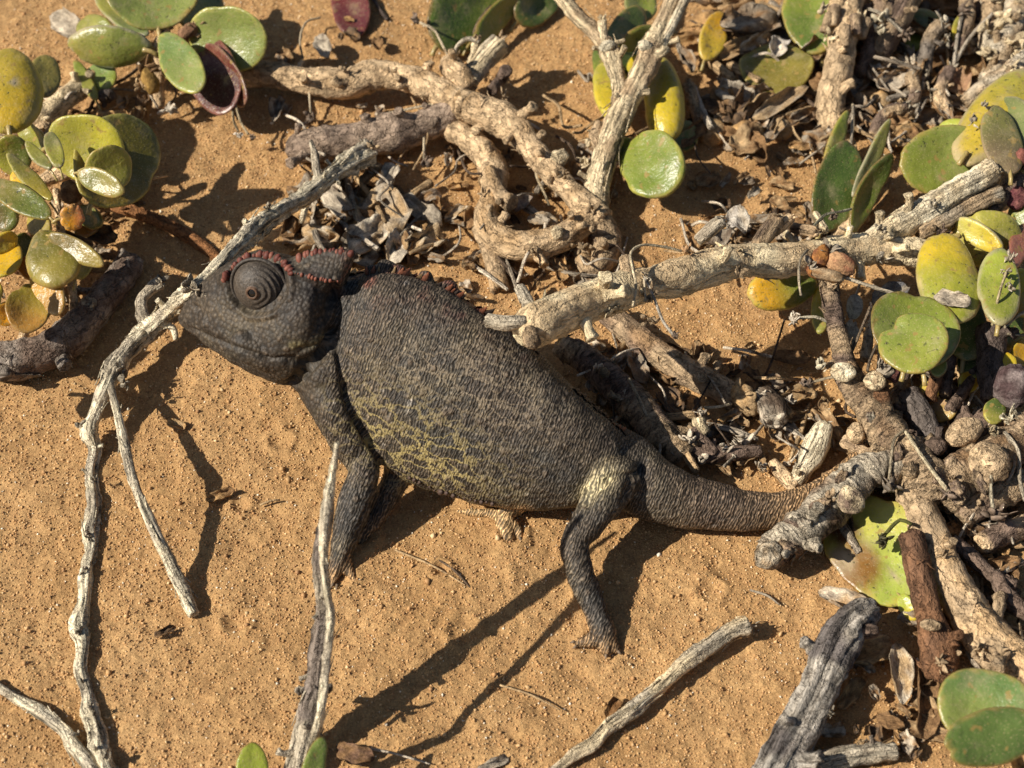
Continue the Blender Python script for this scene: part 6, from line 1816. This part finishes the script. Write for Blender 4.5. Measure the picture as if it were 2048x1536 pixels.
# small scraps: each described by its look and by what it lies beside
LANDMARKS = [(1665, 200, 'the tan stem'), (1560, 150, 'the mustard leaf'), (1620, 40, 'the green leaf at the top'), (1790, 40, 'the leaning grey-brown stem'), (1855, 110, 'the short dark stem'),
             (2010, 70, 'the corner bush'), (1990, 230, 'the crusted yellow leaf'), (1880, 320, 'the big plain green leaf'), (1425, 266, 'the round sandy lump'), (1440, 80, 'the orange-yellow leaf'), (1490, 50, 'the broad dead leaf'),
             (1720, 330, 'the thin upright leaves'), (1300, 830, 'the root along the back'), (1470, 790, 'the smooth brown root'), (1540, 830, 'the frayed stub'), (1640, 880, 'the ribbed stub'), (1690, 745, 'the knobbed stem joint'), (1000, 240, 'the scarred branch joint'), (985, 400, 'the inner branch loop'), (1200, 300, 'the forked stem'), (1110, 470, 'the loop bottom'), (640, 165, 'the sandy branch'), (700, 60, 'the crimson leaf'), (1480, 520, 'the cream branch node'), (1660, 520, 'the orange buds'), (1560, 590, 'the leaf under the cream branch'),
             (1830, 930, 'the ringed trunk'), (1930, 865, 'the tan knob'), (1860, 850, 'the dark smooth stem'), (1990, 730, 'the slate stem'), (2025, 772, 'the fuzzy ball'), (1620, 1040, 'the knobbly branch'), (1740, 1100, 'the lime-yellow leaf'),
             (1850, 1200, 'the reddish stem'), (1950, 1230, 'the sandy bark limb'), (1990, 1420, 'the corner leaf pair'), (1660, 1330, 'the silver stem'), (1800, 1345, 'the boat-shaped leaf'), (1700, 1510, 'the flat split stick'),
             (770, 432, 'the crumpled grey leaf'), (700, 320, 'the bleached twig end'), (680, 505, 'the casque'), (620, 400, 'the twig spurs'), (235, 340, 'the big shaded leaf'), (145, 430, 'the orange leaf'), (170, 250, 'the pale stem'), (100, 520, 'the puffy olive leaf')]
PALETTE = [('grey', T_GREY), ('tan', T_TAN), ('brown', T_BROWN), ('blackish', T_DARK), ('pale', T_PALE), ('sandy', SANDC)]
USED = {}
SCRAPS = []


def scrap_label(x, y, word, kind):
    lm = min(LANDMARKS, key=lambda q: (q[0] - x) ** 2 + (q[1] - y) ** 2)
    dx, dy = x - lm[0], y - lm[1]
    d = math.hypot(dx, dy)
    side = ('right of' if dx > 0 else 'left of') if abs(dx) > 1.8 * abs(dy) else ('below' if dy > 0 else 'above') if abs(dy) > 1.8 * abs(dx) else ('below and right of' if dy > 0 and dx > 0 else 'below and left of' if dy > 0 else 'above and right of' if dx > 0 else 'above and left of')
    how = 'touching' if d < 26 else 'close' if d < 60 else 'a little way' if d < 110 else 'farther'
    txt = (f'{word} {kind} {how} {side} {lm[2]}' if how != 'touching' else f'{word} {kind} lying against {lm[2]}')
    if len(txt.split()) > 15:
        txt = f'{word} {kind} {how} {side} {lm[2]}'.replace('a little way ', '').replace('farther ', '')
    return txt


SMALL_ZONES = [((1370, 5, 2040, 300), 190, 40, 105), ((1180, 690, 1660, 940), 90, 30, 84), ((1640, 700, 2040, 1090), 90, 28, 80), ((1870, 1020, 2040, 1330), 60, 28, 84), ((1660, 1210, 1900, 1520), 34, 24, 70), ((580, 370, 880, 515), 60, 36, 100), ((110, 180, 290, 500), 24, 24, 66), ((1370, 420, 1720, 530), 46, 26, 72), ((880, 290, 1250, 600), 48, 26, 74), ((560, 20, 800, 240), 10, 20, 44), ((1380, 300, 1620, 420), 14, 24, 60), ((0, 440, 250, 620), 14, 24, 60)]
for (x0, y0, x1, y1), n, s0, s1 in SMALL_ZONES:
    for i in range(n):
        x, y = rng.uniform(x0, x1), rng.uniform(y0, y1)
        ln = rng.uniform(s0, s1)
        kc = rng.choice(6, p=[.22, .2, .14, .14, .17, .13])
        cu = rng.uniform(0.8, 1.8)
        ratio = rng.uniform(0.3, 0.8)
        kind = 'rolled husk' if cu > 1.45 else 'sliver' if ratio < 0.42 else 'crumpled leaf' if ratio > 0.62 else 'curled flake'
        for tries in range(6):
            lab = scrap_label(x, y, ('small ' if ln < s0 + 0.3 * (s1 - s0) else 'large ' if ln > s0 + 0.75 * (s1 - s0) else '') + PALETTE[kc][0], kind)
            if lab not in USED:
                break
            kc = int(rng.integers(6))
        if lab in USED:
            continue
        USED[lab] = 1
        SCRAPS.append((ln * ln * ratio, lab, P(x, y, 0), dry_leaf(x, y, rng.uniform(2, 44) if x0 > 1300 and y1 < 320 else rng.uniform(2, 26), ln, ln * ratio, rng.uniform(0, 180), rng.uniform(0, 0.9), cu, PALETTE[kc][1], 0.3, T_BROWN)))
SCRAPS.sort(key=lambda q: -q[0])
COUNT = {}
REST = []
for _, lab, org_, g in SCRAPS:
    kn, cat_ = ('dry_leaf', 'dead leaf') if 'crumpled' in lab else ('curled_flake', 'flake') if 'flake' in lab else ('rolled_husk', 'husk') if 'rolled' in lab else ('bark_sliver', 'sliver')
    COUNT[kn] = COUNT.get(kn, 0) + 1
    if COUNT[kn] > 190:
        REST.append(g)
        continue
    add(kn, g, M_DRY, None, org_, lab, cat_, {'dry_leaf': 'dead leaves on the sand and in the shrubs', 'curled_flake': 'curled flakes in the litter', 'rolled_husk': 'rolled husks in the litter', 'bark_sliver': 'slivers in the litter'}[kn])
REST += [q[3] for q in SCRAPS[:0]]
for q in range(240):
    zx0, zy0, zx1, zy1 = SMALL_ZONES[int(rng.choice(9))][0]
    x, y = rng.uniform(zx0, zx1), rng.uniform(zy0, zy1)
    ln = rng.uniform(10, 24)
    REST.append(dry_leaf(x, y, rng.uniform(1, 10), ln, ln * rng.uniform(0.3, 0.8), rng.uniform(0, 180), rng.uniform(0, 0.9), rng.uniform(0.8, 1.8), PALETTE[int(rng.integers(6))][1], 0.3, T_BROWN))
o = add('litter_crumbs', merge(REST), M_DRY, None, P(1500, 400, 0), 'smallest crumbs of dead leaves between the larger scraps')
o['kind'] = 'stuff'

# short dead twiglets in the tangles
for (x0, y0, x1, y1), n in (((1390, 10, 2030, 290), 34), ((1690, 780, 2030, 1080), 16), ((1260, 770, 1620, 900), 10), ((1880, 1080, 2030, 1320), 10), ((600, 380, 860, 500), 8), ((950, 260, 1230, 560), 8)):
    for i in range(n):
        x, y = rng.uniform(x0, x1), rng.uniform(y0, y1)
        a_ = rng.uniform(0, math.pi)
        ln = rng.uniform(24, 60)
        kc = rng.choice([0, 1, 4, 3])
        lab = scrap_label(x, y, ('thin ' if i % 2 else 'stout ') + PALETTE[kc][0], 'twiglet')
        if lab in USED:
            continue
        USED[lab] = 1
        r = rng.uniform(3, 5) if i % 2 else rng.uniform(6, 10)
        h0, h1 = rng.uniform(4, 20), rng.uniform(10, 60)
        pts = [(x - ln * math.cos(a_), y - ln * math.sin(a_), h0, r), (x + rng.uniform(-6, 6), y + rng.uniform(-6, 6), (h0 + h1) / 2 + 6, r * 1.1), (x + ln * math.cos(a_), y + ln * math.sin(a_), h1, r * 0.8)]
        add('twiglet', tube(pts, PALETTE[kc][1], segs=10, rough=0.25, groove=0.2), M_WEATHERED, None, P(x, y, 0), lab, 'twiglet', 'broken twiglets in the litter')

for (x0, y0, x1, y1), n in (((1390, 20, 2030, 290), 34), ((1690, 640, 2030, 1080), 22), ((1200, 700, 1640, 920), 16), ((600, 250, 900, 500), 16), ((900, 60, 1250, 560), 18), ((1380, 420, 1720, 520), 12), ((120, 150, 300, 480), 8)):
    for i in range(n):
        x, y = rng.uniform(x0, x1), rng.uniform(y0, y1)
        kc = int(rng.choice([1, 4, 4, 0, 3]))
        lab = scrap_label(x, y, 'curved ' + PALETTE[kc][0], 'dry stalk')
        if lab in USED:
            continue
        USED[lab] = 1
        a_ = rng.uniform(0, math.pi)
        ln = rng.uniform(30, 80)
        h0 = rng.uniform(6, 40)
        r = rng.uniform(1.8, 3.4)
        pts = [(x - ln * math.cos(a_), y - ln * math.sin(a_), h0, r)]
        for q in (-0.33, 0.33, 1.0):
            pts.append((x + q * ln * math.cos(a_) + rng.normal(0, 9), y + q * ln * math.sin(a_) + rng.normal(0, 9), max(5, h0 + rng.uniform(-20, 50)), r))
        add('dry_stalk', tube(pts, np.asarray(PALETTE[kc][1]) * 1.1, segs=6, rough=0.2, step=7), M_WEATHERED, None, P(x, y, 0), lab, 'stalk', 'dry stalks caught in the litter')

# loose short straws on the sand
for i, (x0, y0, x1, y1) in enumerate(((790, 1100, 930, 1170), (870, 1115, 940, 1175), (520, 1010, 560, 1000), (690, 1490, 860, 1528), (1000, 1370, 1120, 1420), (1500, 1180, 1560, 1210), (140, 660, 156, 730), (1180, 760, 1190, 640))):
    t_ = [(x0, y0, 5, 2.2), ((x0 + x1) / 2 + 4, (y0 + y1) / 2 - 4, 7, 2.4), (x1, y1, 4, 1.6)]
    lab = ['thin straw on sand under the belly', 'dark short straw on sand before the hind foot', 'tiny straw beside the foreleg', 'long thin straw at the bottom edge', 'thin straw on sand left of the slanting twig', 'faint straw near the silver stem', 'hair-thin straw over the dark stem at the left', 'thin straw above the root along the back'][i]
    if i == 6:
        t_ = [(128, 660, 92, 2.0), (136, 695, 70, 2.2), (156, 735, 6, 1.6)]
    if i == 7:
        continue
    add('straw', tube(t_, [T_TAN, T_DARK, T_TAN, T_PALE, T_TAN, T_GREY, T_DARK][i], segs=6, rough=0.2), M_DRY, None, P(x0, y0, 0), lab, 'straw', 'loose straws')
